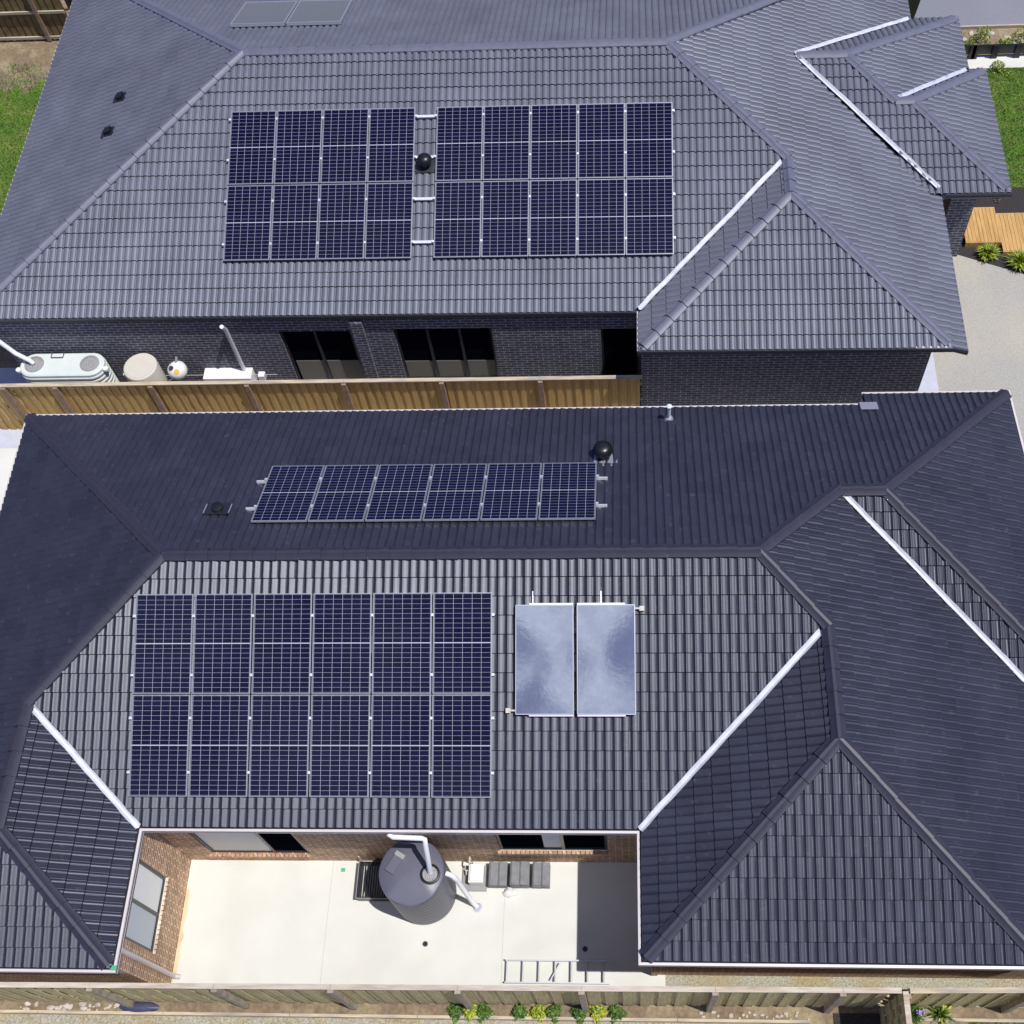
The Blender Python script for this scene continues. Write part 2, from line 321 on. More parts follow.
def tile_surface(name, planes, material, parent, prof, us_, xf=ident, stagger=True, groove=0.):
    """planes: list of (downhill unit xy, point on plane xyz, tan pitch, eave distance ref, [pieces]); piece = list of (x, y, inset of the edge starting here)"""
    bm = bmesh.new(); uvl = bm.loops.layers.uv.new('UVMap')
    for (dx, dy), P0, t, ref, pieces in planes:
        D = Vector((dx, dy, 0)); U = Vector((-dy, dx, 0)); cs = 1/math.sqrt(1+t*t); P0 = Vector(P0)
        nrm = Vector((dx*t, dy*t, 1)).normalized()
        for piece in pieces:
            pts = [Vector((p[0], p[1], 0)) for p in piece]
            ua = [p.dot(U) for p in pts]; va = [(p-Vector((P0.x, P0.y, 0))).dot(D) for p in pts]
            b = bmesh.new(); uvb = b.loops.layers.uv.new('UVMap')
            k0 = math.floor((min(va)-ref)/(GAUGE*cs))-1; k1 = math.ceil((max(va)-ref)/(GAUGE*cs))+1
            n0 = math.floor(min(ua)/PITCH)-1; n1 = math.ceil(max(ua)/PITCH)+1
            us = sorted((1-q) % 1.0 for q in us_) if dy > .5 else us_
            cols = [(n+q)*PITCH for n in range(n0, n1) for q in us]+[n1*PITCH]
            hs = [prof(q) for n in range(n0, n1) for q in us]+[prof(0)]
            if dy > .5: hs = [prof((1-q) % 1.0) for n in range(n0, n1) for q in us]+[prof(0)]
            rng = random.Random(3)
            for k in range(k0, k1):
                va_, vb_ = ref+k*GAUGE*cs, ref+(k+1)*GAUGE*cs
                jit = rng.uniform(-.0015, .0015)
                def P(u, v, h):
                    base = U*u + D*v; base.x += 0
                    z = P0.z - t*v
                    o = Vector((P0.x, P0.y, 0)); o = o - U*o.dot(U)
                    return Vector((base.x+o.x, base.y+o.y, z)) + nrm*h
                hk = hs
                if groove:
                    m_ = len(us); hk = [h-(groove if (i % m_ == 0 and (i//m_+n0+(k if stagger else 0)) % 2 == 0) else 0) for i, h in enumerate(hs)]
                ntc = [b.verts.new(P(u, va_-.001, h-.022)) for u, h in zip(cols, hk)]
                top = [b.verts.new(P(u, va_+.013, h+.002)) for u, h in zip(cols, hk)]
                bot = [b.verts.new(P(u, vb_, h+BUTT+jit)) for u, h in zip(cols, hk)]
                fo = [b.verts.new(P(u, vb_-.001, h-.024)) for u, h in zip(cols, hk)]
                bo = [b.verts.new(v.co) for v in bot]
                off = .5 if (stagger and k % 2) else 0.
                for i in range(len(cols)-1):
                    f = b.faces.new((top[i], bot[i], bot[i+1], top[i+1])); g = b.faces.new((bo[i], fo[i], fo[i+1], bo[i+1]))
                    q4 = b.faces.new((ntc[i], top[i], top[i+1], ntc[i+1])) if False else b.faces.new([b.verts.new(x_.co) for x_ in (ntc[i], top[i], top[i+1], ntc[i+1])])
                    uc = (cols[i]+cols[i+1])/2/(2*PITCH)+off
                    for ff in (f, g, q4):
                        ff.smooth = ff is f
                        for l in ff.loops: l[uvb].uv = (math.floor(uc)+.5, k+.5)
            ctr = sum(pts, Vector())/len(pts)
            for i in range(len(pts)):
                a, c = pts[i], pts[(i+1) % len(pts)]; e = (c-a).normalized(); n = Vector((e.y, -e.x, 0))
                if n.dot(ctr-a) > 0: n = -n       # n points out
                bmesh.ops.bisect_plane(b, geom=b.verts[:]+b.edges[:]+b.faces[:], plane_co=a-n*piece[i][2], plane_no=n, clear_outer=True)
            # merge into bm
            b.verts.index_update(); mp = [bm.verts.new(v.co) for v in b.verts]
            for f in b.faces:
                nf = bm.faces.new([mp[v.index] for v in f.verts]); nf.smooth = f.smooth
                for l0, l1 in zip(f.loops, nf.loops): l1[uvl].uv = l0[uvb].uv
            b.free()
    inv = world_of(parent).inverted()
    for v in bm.verts: v.co = inv @ xf(v.co)
    bm.normal_update()
    me = bpy.data.meshes.new(name); bm.to_mesh(me); bm.free(); me.materials.append(material)
    o = bpy.data.objects.new(name, me); COL.objects.link(o); o.parent = parent
    return o

def under_sheet(planes, parent, xf, sub=.03):
    mb = MB(xf)
    for (dx, dy), P0, t, ref, pieces in planes:
        for piece in pieces:
            vs = [(p[0], p[1], P0[2]-t*((p[0]-P0[0])*dx+(p[1]-P0[1])*dy)-sub) for p in piece]
            n = len(vs); mb.add(vs+[(a, b, c-.03) for a, b, c in vs], [tuple(range(n)), tuple(range(n, 2*n))[::-1]]+[(i, (i+1) % n, (i+1) % n+n, i+n) for i in range(n)])
    return mb.build('underlay', MT['under'], parent)

def cap_line(a, b, parent, material, xf, drop, wd=.135, ln=.40, name='ridge_cap', lift=.05):
    """one line of overlapping ridge tiles from the low end a to the high end b"""
    mb = MB(xf); a, b = Vector(a), Vector(b); d = b-a; a = a+d.normalized()*(.20 if a.z < 3.02 else 0); d = b-a; Ln = d.length; d.normalize()
    s = d.cross(Vector((0, 0, 1))).normalized(); u = s.cross(d).normalized()
    n = max(1, round(Ln/ln)); st = Ln/n
    rng = random.Random(int(Ln*100))
    for i in range(n):
        p0 = a+d*(i*st-.03); p1 = a+d*((i+1)*st)
        vs = []
        jy = rng.uniform(-.004, .004)
        for p, k, z in ((p0, 1.0, .026), (p1, .87, 0.)):
            for o, h in ((-wd, -drop-.02), (-wd*.96, -drop+.012), (-wd*.5, -drop*.30+.006), (-.028, .026), (.028, .026), (wd*.5, -drop*.30+.006), (wd*.96, -drop+.012), (wd, -drop-.02)):
                vs.append(p+s*(o*k+jy)+u*(h+z+lift))
        m = 8; fs = [(j, j+1, m+j+1, m+j) for j in range(m-1)]+[tuple(range(m)), tuple(range(m, 2*m))[::-1]]
        mb.add(vs, fs)
    return mb.build(name, material, parent, smooth=25)

def valley_strip(a, b, parent, material, xf, wd=.056, lift=.024):
    mb = MB(xf); a, b = Vector(a), Vector(b); d = (b-a); s = Vector((d.y, -d.x, 0)).normalized()
    n = 24; vs = []; rng = random.Random(2)
    for i in range(n+1):
        p = a+d*i/n
        j = rng.uniform(-.006, .006)
        for o, h in ((-wd+j, .045), (-wd*.55, .020), (-.012, 0.), (.012, 0.), (wd*.55, .020), (wd+j, .045)): vs.append(p+s*o+Vector((0, 0, h+lift)))
    m = 6; fs = [(i*m+j, i*m+j+1, (i+1)*m+j+1, (i+1)*m+j) for i in range(n) for j in range(m-1)]
    return mb.add(vs, fs).build('valley_flashing', material, parent)

GUT = [(-.115, -.02), (-.115, -.13), (-.02, -.13), (0, -.10), (0, .016), (-.040, .020), (-.040, .008), (-.012, -.005), (-.012, -.095), (-.028, -.118), (-.105, -.118), (-.105, -.02)]
def gutter(path, parent, material, xf):
    return MB(xf).sweep(path, GUT).build('gutter', material, parent)
def fascia(path, parent, material, xf):
    return MB(xf).sweep(path, [(-.118, -.01), (-.118, -.17), (-.145, -.17), (-.145, -.01)]).build('fascia', material, parent)

def wall(name, a, b, z0, z1, openings, material, parent, xf=ident, th=.11):
    """brick wall from a to b (xy), outer face on the right of travel; openings (s0,s1,z0,z1)"""
    a, b = Vector((*a, 0)), Vector((*b, 0)); d = (b-a); Ln = d.length; d.normalize(); n = Vector((d.y, -d.x, 0))
    mb = MB(xf)
    def seg(s0, s1, q0, q1):
        if s1-s0 < 1e-4 or q1-q0 < 1e-4: return
        mb.obox(a+d*(s0+s1)/2-n*th/2+Vector((0, 0, (q0+q1)/2)), d*(s1-s0)/2, n*th/2, Vector((0, 0, (q1-q0)/2)))
    s = .003
    for (s0, s1, q0, q1) in sorted(openings):
        seg(s, s0, z0, z1); seg(s0, s1, z0, q0); seg(s0, s1, q1, z1); s = s1
    seg(s, Ln-.003, z0, z1)
    o = mb.build(name, material, parent)
    return o

def window(a, b, s0, s1, z0, z1, parent, xf, mull=(), backs=(), sill=None, fr='frame_dark', deep=.075, sillp=.04):
    """window set back in an opening; backs = (s0,s1,z0,z1,material) blinds just behind the glass"""
    a, b = Vector((*a, 0)), Vector((*b, 0)); d = (b-a).normalized(); n = Vector((d.y, -d.x, 0))
    def B(mb, p0, p1, q0, q1, o0, o1): mb.obox(a+d*(p0+p1)/2+n*(o0+o1)/2+Vector((0, 0, (q0+q1)/2)), d*(p1-p0)/2, n*(o1-o0)/2, Vector((0, 0, (q1-q0)/2)))
    f = MB(xf); k = .05
    B(f, s0, s1, z0, z0+k, -deep-.03, -deep+.03); B(f, s0, s1, z1-k, z1, -deep-.03, -deep+.03)
    B(f, s0, s0+k, z0+k, z1-k, -deep-.03, -deep+.03); B(f, s1-k, s1, z0+k, z1-k, -deep-.03, -deep+.03)
    for m in mull: B(f, m-k*.6, m+k*.6, z0+k, z1-k, -deep-.03, -deep+.03)
    w_ = f.build('window', MT[fr], parent)
    g = MB(xf); B(g, s0+k, s1-k, z0+k, z1-k, -deep-.014, -deep-.008)
    g.build('pane', MT['glass'], w_)
    for (p0, p1, q0, q1, mm) in backs:
        c = MB(xf); B(c, p0, p1, q0, q1, -deep-.004, -deep+.004); c.build('blind', MT[mm], w_)
    if sill:
        c = MB(xf); B(c, s0-.02, s1+.02, z0-.09, z0-.004, -.10, sillp); c.build('sill', MT[sill], w_)
    return w_

# ------------------------------------------------------------------ SETTING
def sheet(x0, x1, y0, y1, z): return MB().add([(x0, y0, z), (x1, y0, z), (x1, y1, z), (x0, y1, z)], [(0, 1, 2, 3)])
def polysheet(pts, z): return MB().add([(x, y, z) for x, y in pts], [tuple(range(len(pts)))])
struct('ground', sheet(-400, 400, -400, 400, -.02), MT['soil'])
struct('courtyard_slab', sheet(-8.6, .6, 3.10, 5.8, 0.), MT['concrete'])
struct('gravel_strip', sheet(-12.4, -8.6, 3.10, 3.6, 0.), MT['gravel']); struct('gravel_strip', sheet(.6, 9.5, 3.10, 3.7, 0.), MT['gravel'])
jm = MB()
for x in (-5.62, -2.34): jm.box(x-.004, x+.004, 3.25, 5.6, .0005, .003)
struct('slab_joint', jm, MT['joint'])
struct('driveway', polysheet([(6.2, 15.0), (6.2, 20.55), (7.95, 20.2), (9.55, 19.5), (13, 18.2), (30, 16), (30, 3.4), (7.3, 3.4), (7.3, 15.)], .004), MT['aggregate'])
struct('side_path', sheet(6.3, 7.08, 15.2, 18.2, .010), MT['path'])
struct('alley_path', sheet(-20, 6.2, 14.0, 17.2, .004), MT['path'])
struct('left_path', sheet(-20, -12.3, 2.9, 14.9, .008), MT['concrete'])
struct('mulch_or_shade_sheet', polysheet([(6.2, 20.55), (7.95, 20.2), (9.55, 19.5), (13, 18.2), (13, 22.4), (6.2, 22.4)], .002), MT['mulch'])
struct('road', sheet(6, 80, 28.25, 60, .004), MT['asphalt'])
struct('mulch_or_shade_sheet', sheet(3.52, 4.34, 1.5, 2.97, .004), MT['mulch'])  # dark sheet that paints in the side fence's cast shadow
struct('front_path', sheet(6.6, 30, 26.62, 27.12, .010), MT['concrete'])
struct('garden_bed', sheet(6.6, 30, 27.15, 28.2, .006), MT['soil'])
struct('gravel_verge', sheet(-60, 60, -20, 2.78, -.012), MT['gravel'])

def grass(name, x0, x1, y0, y1, n, label, hue, bare=None, edge=None):
    base = sheet(x0, x1, y0, y1, .012) if not edge else polysheet([(x0, y0), (x1, y0)]+[(x1+(x0-x1)*i/60, edge(x1+(x0-x1)*i/60)) for i in range(61)], .012)
    mb = MB(); rng = random.Random(5)
    mb.v = [Vector(p) for p in base.v]; mb.f = list(base.f); mb.slots = [0]
    vs, fs, sl = mb.v, mb.f, mb.slots
    for i in range(n):
        x, y = rng.uniform(x0, x1), rng.uniform(y0, y1)
        if bare and bare(x, y, rng): continue
        h = rng.uniform(.02, .07); a = rng.uniform(0, 6.28); ww = rng.uniform(.006, .014); lx, ly = rng.uniform(-.05, .05), rng.uniform(-.05, .05)
        k = len(vs); vs += [Vector((x-ww*math.cos(a), y-ww*math.sin(a), .012)), Vector((x+ww*math.cos(a), y+ww*math.sin(a), .012)), Vector((x+lx, y+ly, .012+h))]
        fs.append((k, k+1, k+2)); sl.append(1 if rng.random() < .7 else 2)
    o = mb.build(name, [MT['lawn'], hue, MT['leaf_d']], recalc=False)
    return tag(o, label, 'lawn', kind='stuff')
gl = mat('grass_blade', (.12, .26, .018), .7, noise=.5, nscale=3)
grass('grass', -20, -14.0, 20.5, 27.9, 46000, 'bright green lawn beside the left edge of the slate roof', gl,
      lambda x, y, r: r.random() < min(.97, max(0, (y-26.2+.6*math.sin(x*2.3)+.4*math.sin(x*5+y*3))/2.2)+.10), edge=lambda x: 27.1+.45*math.sin(x*1.9)+.25*math.sin(x*4.7+1)+.15*math.sin(x*11))
grass('grass', 8.3, 14, 22.3, 26.6, 30000, 'green front lawn beyond the porch roof', gl)
grass('grass', 5.85, 9, 1.5, 2.84, 9000, 'small green lawn patch at the foot of the photo, right corner', gl)

# ------------------------------------------------------------------ NEAR HOUSE
t1 = .43; zE = 3.0; YR = 9.60; X2 = -8.0277; X3 = 2.20; d1 = 4.2172
ZR = zE+t1*d1; YN = 13.789; YS = 5.305; XW = X2-d1; tN = (ZR-zE)/(YN-YR); tS = (ZR-zE)/(YR-YS)
XL = -10.29; XLE = -8.211; wl = XLE-XL; YLF = 3.05; YL1 = YR-(X2-XL)*t1/tS; ZL = ZR-t1*(X2-XL); YLA = 5.13; tL = (ZL-zE)/wl; tLF = (ZL-zE)/(YLA-YLF)
XR = 3.32; XRW = .108; wr = XR-XRW; wE = X3+d1-XR; YR1 = YR-(XR-X3)*t1/tS; YR2 = 6.49; YRF = 3.25; ZW = ZR-t1*(XR-X3); tW = (ZW-zE)/wr; tR = (ZW-zE)/(YR2-YRF)
XG = 3.7722; XG2 = 4.5706; kg = XG-X3; YG = YR+kg*t1/tN; ZG = ZR-t1*kg; ZGE = zE-t1*.3844; kk = (ZG-ZGE)/t1; XGE = XG2+kk; YGN = YR+(ZR-ZGE)/tN; YGS = YG-kk
XS = 4.69; kv = kk+.35; XE = XG+kv; YGS = YG-kv; XGS = XG2+kv; ZV = ZG-t1*kv
GI = .058   # tile edge behind gutter lip
VI = .055  # tiles cut back from valley
near_house = empty('brick_house', (-2.5, 8.5, 0), 'near brick house with dark charcoal tiled roof around the pale concrete courtyard', 'house')
planesA = [
    ((0, 1), (0, YR, ZR), tN, YN-YR-GI, [
        [(XW, YN, GI), (XG, YN, 0), (XG, YG, 0), (X3, YR, 0), (X2, YR, 0)],
        [(XG, YN, 0), (XG, YG, 0), (XG2, YG, 0), (XS, YG+XS-XG2, 0), (XS, YN, GI)],
        [(XS, YG+XS-XG2, 0), (XGE, YGN, GI), (XS, YGN, 0)]]),
    ((1, 0), (X3, 0, ZR), t1, d1-GI, [
        [(X3, YR, 0), (XG, YG, VI), (XG+YG-YR1, YR1, 0), (XR, YR1, 0)],
        [(XR, YR1, 0), (XG+YG-YR1, YR1, VI), (XE, YGS, GI), (XE, YRF, GI), (XR+wE, YRF, 0), (XR, YR2, 0)]]),
    ((0, -1), (0, YG, ZG), t1, kv-GI, [[(XG, YG, 0), (XG2, YG, 0), (XGS, YGS, GI), (XE, YGS, VI)]]),
    ((1, 0), (XG2, 0, ZG), t1, kk-GI, [[(XG2, YG, 0), (XGE, YGN, GI), (XGS, YGS, 0)]]),
    ((0, -1), (0, YR, ZR), tS, YR-YS-GI, [[(X2, YR, 0), (X3, YR, 0), (XR, YR1, VI), (XRW, YS, GI), (XLE, YS, VI), (XL, YL1, 0)]]),
    ((-1, 0), (XR, 0, ZW), tW, wr-GI, [[(XR, YR1, VI), (XRW, YS, GI), (XRW, YRF, 0), (XR, YR2, 0)]]),
    ((0, -1), (0, YR2, ZW), tR, YR2-YRF-GI, [[(XR, YR2, 0), (XRW, YRF, GI), (XR+wE, YRF, 0)]]),
    ((1, 0), (XL, 0, ZL), tL, wl-GI, [[(XL, YL1, VI), (XLE, YS, GI), (XLE, YLF, 0), (XL, YLA, 0)]]),
    ((0, -1), (0, YLA, ZL), tLF, YLA-YLF-GI, [[(XL, YLA, 0), (XLE, YLF, GI), (XW, YLF, 0)]]),
    ((-1, 0), (X2, 0, ZR), t1, d1-GI, [
        [(X2, YR, 0), (XL, YL1, 0), (XW, YL1, GI), (XW, YN, 0)],
        [(XL, YL1, 0), (XL, YLA, 0), (XW, YLF, GI), (XW, YL1, 0)]]),
]
US_N = [0, .03, .15, .20, .25, .30, .35, .40, .45, .60, .75, .90, .97]
US_F = [0, .185, .20, .24, .29, .36, .44, .56, .70, .84, .94, .985]
roofA = tile_surface('roof', planesA, MT['tile_near'], near_house, near_profile, US_N, groove=.006)
tag(roofA, 'dark charcoal concrete tile roof')
under_sheet(planesA, roofA, ident)
def P3d(x, y, z): return (x, y, z)
cA = MT['cap_near']
hd = .045; rd = .058
cap_line((X3, YR, ZR), (X2, YR, ZR), roofA, cA, ident, rd)
for a, b in (((XW, YN, zE), (X2, YR, ZR)), ((XL, YL1, ZL), (X2, YR, ZR)), ((XG, YG, ZG), (X3, YR, ZR)), ((XR, YR1, ZR-t1*(XR-X3)), (X3, YR, ZR)),
             ((XRW, YRF, zE), (XR, YR2, ZW)), ((XR+wE, YRF, zE), (XR, YR2, ZW)), ((XLE, YLF, zE), (XL, YLA, ZL)), ((XW, YLF, zE), (XL, YLA, ZL)),
             ((XGE, YGN, ZGE), (XG2, YG, ZG)), ((XGS, YGS, ZV), (XG2, YG, ZG))):
    cap_line(a, b, roofA, cA, ident, hd)
cap_line((XR, YR2, ZW), (XR, YR1, ZW), roofA, cA, ident, rd)
cap_line((XL, YLA, ZL), (XL, YL1, ZL), roofA, cA, ident, rd)
cap_line((XG2, YG, ZG), (XG, YG, ZG), roofA, cA, ident, rd)
vA = MT['valley']
valley_strip((XRW+.05, YS+.05, zE+t1*.05), (XR-.12, YR1-.12, ZW-t1*.12), roofA, vA, ident)
valley_strip((XLE-.05, YS+.05, zE+t1*.05), (XL+.1, YL1-.1, ZL-t1*.1), roofA, vA, ident)
valley_strip((XE-.02, YGS+.02, ZV), (XG+.1, YG-.1, ZG-t1*.1), roofA, vA, ident)
gA = MT['gutter']
eavesA = [
    [(XS, YGN, ZGE), (XS, YN, zE), (XW, YN, zE), (XW, YLF, zE), (XLE, YLF, zE), (XLE, YS, zE), (XRW, YS, zE), (XRW, YRF, zE), (XR+wE, YRF, zE)],
    [(XGE, YGS, ZGE), (XGE, YGN, ZGE), (XS, YGN, ZGE)]]
e0 = [(XR+wE, YRF, zE), (XRW, YRF, zE), (XRW, YS, zE), (XLE, YS, zE), (XLE, YLF, zE), (XW, YLF, zE), (XW, YN, zE), (XS-.0, YN, zE)]
e0 = e0[::-1]
gutter(e0, near_house, gA, ident); fascia(e0, near_house, gA, ident)
e1 = [(XGS, YGS, ZV), (XGE, YGN, ZGE), (XS, YGN, ZGE), (XS, YN+.12, ZGE)][::-1]
# outward is on the right of travel: check orientation by winding
def outward(path, centre):
    a, b = Vector(path[1]), Vector(path[2]); d = (b-a); n = Vector((d.y, -d.x, 0)); m = (a+b)/2
    return path if n.dot(m-Vector(centre)) > 0 else path[::-1]
for o in [o for o in near_house.children if o.name.split('.')[0] in ('gutter', 'fascia')]:
    bpy.data.objects.remove(o)
ctrA = (-2.5, 9.4, 0)
e0 = outward(e0, (-2.5, 8.5, 0)); e1 = outward(e1, (4, 11, 0))
for e in (e0, e1):
    gutter(e, near_house, gA, ident); fascia(e, near_house, gA, ident)
# metal flashing patch where the eave steps
MB().obox((XS+.05, YN-.12, zE+t1*.12+.055), (.17, 0, 0), (0, .12, -.12*t1), (0, 0, .006)).build('flashing_patch', MT['alu'], roofA)
# soffits and walls
WX = -8.36; WY = 5.55; WRX = XRW+.24
sof = MB()
sof.box(XW+.13, XLE-.13, YLF+.13, YN-.13, 2.80, 2.82); sof.box(XLE-.13, XRW+.13, YS+.13, YN-.13, 2.80, 2.82); sof.box(XRW+.13, XR+wE+.2, YRF+.13, YN-.13, 2.80, 2.82)
sof.build('soffit', MT['soffit'], near_house)
bN = MT['brick_near']
wall('wall', (XW+.3, YLF+.13), (WX, YLF+.13), -.02, 2.80, [], bN, near_house)
wall('wall', (WX, YLF+.13), (WX, WY), 0, 2.80, [(.48, 1.78, 1.12, 2.5)], bN, near_house)
wall('wall', (WX, WY), (WRX, WY), 0, 2.80, [(.55, 2.42, .50, 2.4), (6.0, 7.95, .86, 2.4)], bN, near_house)
wall('wall', (WRX, WY), (WRX, YRF+.3), 0, 2.80, [], bN, near_house)
wall('wall', (WRX, YRF+.32), (9.0, YRF+.32), -.02, 2.80, [], bN, near_house)
wall('wall', (7.35, YGS+.3), (7.35, YGN-.3), 0, 2.62, [], bN, near_house)
wall('wall', (7.35, YGN-.3), (XS+.3, YGN-.3), 0, 2.62, [], bN, near_house)
wall('wall', (XS+.3, YN-.3), (XW+.3, YN-.3), 0, 2.80, [], bN, near_house)
wall('wall', (XW+.3, YN-.3), (XW+.3, YLF+.3), 0, 2.80, [], bN, near_house)
window((WX, YLF+.13), (WX, WY), .48, 1.78, 1.12, 2.5, near_house, ident, mull=(1.12,), backs=((.53, 1.09, 1.17, 2.45, 'blind'), (1.15, 1.73, 1.17, 2.45, 'cream')), sill=None, deep=.045)
sl = MB()
for i in range(16): sl.box(WX-.02, WX+.035, YLF+.60+i*.083, YLF+.60+i*.083+.07, 1.03, 1.115)
sl.build('sill', MT['sill'], near_house)
window((WX, WY), (WRX, WY), .55, 2.42, .50, 2.4, near_house, ident, mull=(1.75,), backs=((.60, 1.72, .55, 2.35, 'cream'),), deep=.05)
window((WX, WY), (WRX, WY), 6.0, 7.95, .86, 2.4, near_house, ident, mull=(7.15,), backs=((6.80, 7.12, .91, 2.35, 'cream'),), deep=.05)
for x0, n, z in ((.50, 23, .41), (5.95, 24, .76)):
    sl = MB()
    for i in range(n): sl.box(WX+x0+i*.084, WX+x0+i*.084+.07, WY-.055, WY+.0, z, z+.085)
    sl.build('sill', MT['sill'], near_house)
# downpipe on the courtyard's left wall
MB().tube([(XLE-.06, 3.44, 2.86), (WX+.06, 3.44, 2.6), (WX+.06, 3.44, .12), (WX+.16, 3.44, .03)], .045).build('downpipe', MT['gutter'], near_house, smooth=40)
MB().obox((XLE-.04, YLF+.07, zE+.015), (.05, 0, 0), (0, .04, 0), (0, 0, .008)).build('tape', MT['green'], near_house)

# ------------------------------------------------------------------ FAR HOUSE
t2 = .365; YR_ = 21.90; XA = -8.4182; XB = .9023; d2 = 5.7451; ZR2 = zE+t2*d2
YS2 = YR_-d2; YN2 = YR_+d2; XW2 = XA-d2; XE2 = XB+d2+.29; ZEE = ZR2-t2*(d2+.29); GF = .012
XR2 = 3.4509; ws = d2-(XR2-XB); YS1 = YR_-(XR2-XB); YS2r = 18.329; YWF = YS2r-ws; ZW2 = zE+t2*ws; XRW2 = XR2-ws
PX, PY = 3.84, 22.64; ZP = ZR2-t2*(PX-XB)      # porch roof: apex on the east slope
PE = 4.98; PYS = 19.30; PYN = 25.02; PXE = 8.03
tPS, tPN, tPE = (ZP-zE)/(PY-PYS), (ZP-zE)/(PYN-PY), (ZP-zE)/(PXE-PE)
QY = 21.5; QX0 = PE+(PXE-PE)*(PY-QY)/(PY-PYS); ZQ = ZP-tPS*(PY-QY); QX = 6.40; QXE = 8.42; QYN = 23.2
tQN, tQE = (ZQ-zE)/(QYN-QY), (ZQ-zE)/(QXE-QX)
far_house = empty('brick_house', FR((-4, 21, 0)), 'far dark brick house with paler slate grey roof and stepped porch roof', 'house', rz=YAW2)
HQ = PXE
planesB = [
    ((0, 1), (0, YR_, ZR2), t2, d2-GF, [[(XA, YR_, 0), (XB, YR_, 0), (XE2, YN2, GF), (XW2, YN2, 0)]]),
    ((0, -1), (0, YR_, ZR2), t2, d2-GF, [[(XA, YR_, 0), (XB, YR_, 0), (XR2, YS1, VI), (XRW2, YS2, GF), (XW2, YS2, 0)]]),
    ((-1, 0), (XA, 0, ZR2), t2, d2-GF, [[(XA, YR_, 0), (XW2, YS2, GF), (XW2, YN2, 0)]]),
    ((-1, 0), (XR2, 0, ZW2), t2, ws-GF, [[(XR2, YS1, VI), (XRW2, YS2, GF), (XRW2, YWF, 0), (XR2, YS2r, 0)]]),
    ((0, -1), (0, YS2r, ZW2), t2, ws-GF, [[(XR2, YS2r, 0), (XRW2, YWF, GF), (XR2+ws, YWF, 0)]]),
    ((1, 0), (XB, 0, ZR2), t2, d2+.29-GF, [
        [(XB, YR_, 0), (XB+PY-YR_, PY, 0), (PX, PY, VI*.7), (XE2, PYS, 0), (XE2, YS1, 0), (XR2, YS1, 0)],
        [(XB+PY-YR_, PY, 0), (PX, PY, VI*.7), (XE2, PYN, GF), (XE2, YN2, 0)],
        [(XR2, YS1, 0), (XE2, YS1, GF), (XE2, YWF, 0), (XR2+ws, YWF, 0), (XR2, YS2r, 0)]]),
    ((0, -1), (0, PY, ZP), tPS, PY-PYS-GF, [
        [(PX, PY, 0), (PE, PY, 0), (QX0, QY, 0), (QX0, PYS, GF), (XE2, PYS, VI*.7)],
        [(QX0, QY, 0), (QX, QY, 0), (QXE, PYS, GF), (QX0, PYS, 0)]]),
    ((0, 1), (0, PY, ZP), tPN, PYN-PY-GF, [[(PX, PY, 0), (PE, PY, 0), (PXE, PYN, GF), (XE2, PYN, VI*.7)]]),
    ((1, 0), (PE, 0, ZP), tPE, PXE-PE-GF, [[(PE, PY, 0), (PXE, PYN, GF), (PXE, QYN, VI*.7), (QX0, QY, 0)]]),
    ((0, 1), (0, QY, ZQ), tQN, QYN-QY-GF, [[(QX0, QY, 0), (QX, QY, 0), (QXE, QYN, GF), (PXE, QYN, VI*.7)]]),
    ((1, 0), (QX, 0, ZQ), tQE, QXE-QX-GF, [[(QX, QY, 0), (QXE, QYN, GF), (QXE, PYS, 0)]]),
]
roofB = tile_surface('roof', planesB, MT['tile_far'], far_house, far_profile, US_F, FR, stagger=False)
tag(roofB, 'slate grey concrete tile roof')
under_sheet(planesB, roofB, FR, .045)
cB = MT['cap_far']

for a, b, dr in (((XB, YR_, ZR2), (XA, YR_, ZR2), .048), ((XW2, YS2, zE), (XA, YR_, ZR2), .036), ((XW2, YN2, zE), (XA, YR_, ZR2), .036), ((XE2, YN2, zE), (XB, YR_, ZR2), .036),
                 ((XR2, YS1, ZW2), (XB, YR_, ZR2), .036), ((XR2, YS2r, ZW2), (XR2, YS1, ZW2), .048), ((XRW2, YWF, zE), (XR2, YS2r, ZW2), .036), ((XR2+ws, YWF, zE), (XR2, YS2r, ZW2), .036),
                 ((PE, PY, ZP), (PX+.05, PY, ZP), .048), ((PXE, PYN, zE), (PE, PY, ZP), .036), ((QX0, QY, ZQ), (PE, PY, ZP), .036), ((QX, QY, ZQ), (QX0, QY, ZQ), .048),
                 ((QXE, QYN, zE), (QX, QY, ZQ), .036), ((QXE, PYS, zE), (QX, QY, ZQ), .036)):
    cap_line(a, b, roofB, cB, FR, dr, lift=.035)
vB = MT['valley']
valley_strip((XRW2+.05, YS2+.05, zE+t2*.05), (XR2-.12, YS1-.12, ZW2-t2*.12), roofB, vB, FR)
valley_strip((XE2-.10, PYS+.12, zE+.045), (PX+.02, PY-.02, ZP-t2*.02), roofB, MT['valley'], FR, wd=.06)
valley_strip((XE2-.10, PYN-.10, zE+.045), (PX+.02, PY+.02, ZP-t2*.02), roofB, MT['valley'], FR, wd=.06)
valley_strip((PXE-.06, QYN-.05, zE+.02), (QX0+.05, QY+.05, ZQ-t2*.05), roofB, MT['valley_far'], FR, wd=.06)
gD = MT['gutter_dark']; gL = MT['gutter']
def rim(path, g):
    gutter(path, far_house, g, FR); fascia(path, far_house, MT['gutter_dark'], FR)
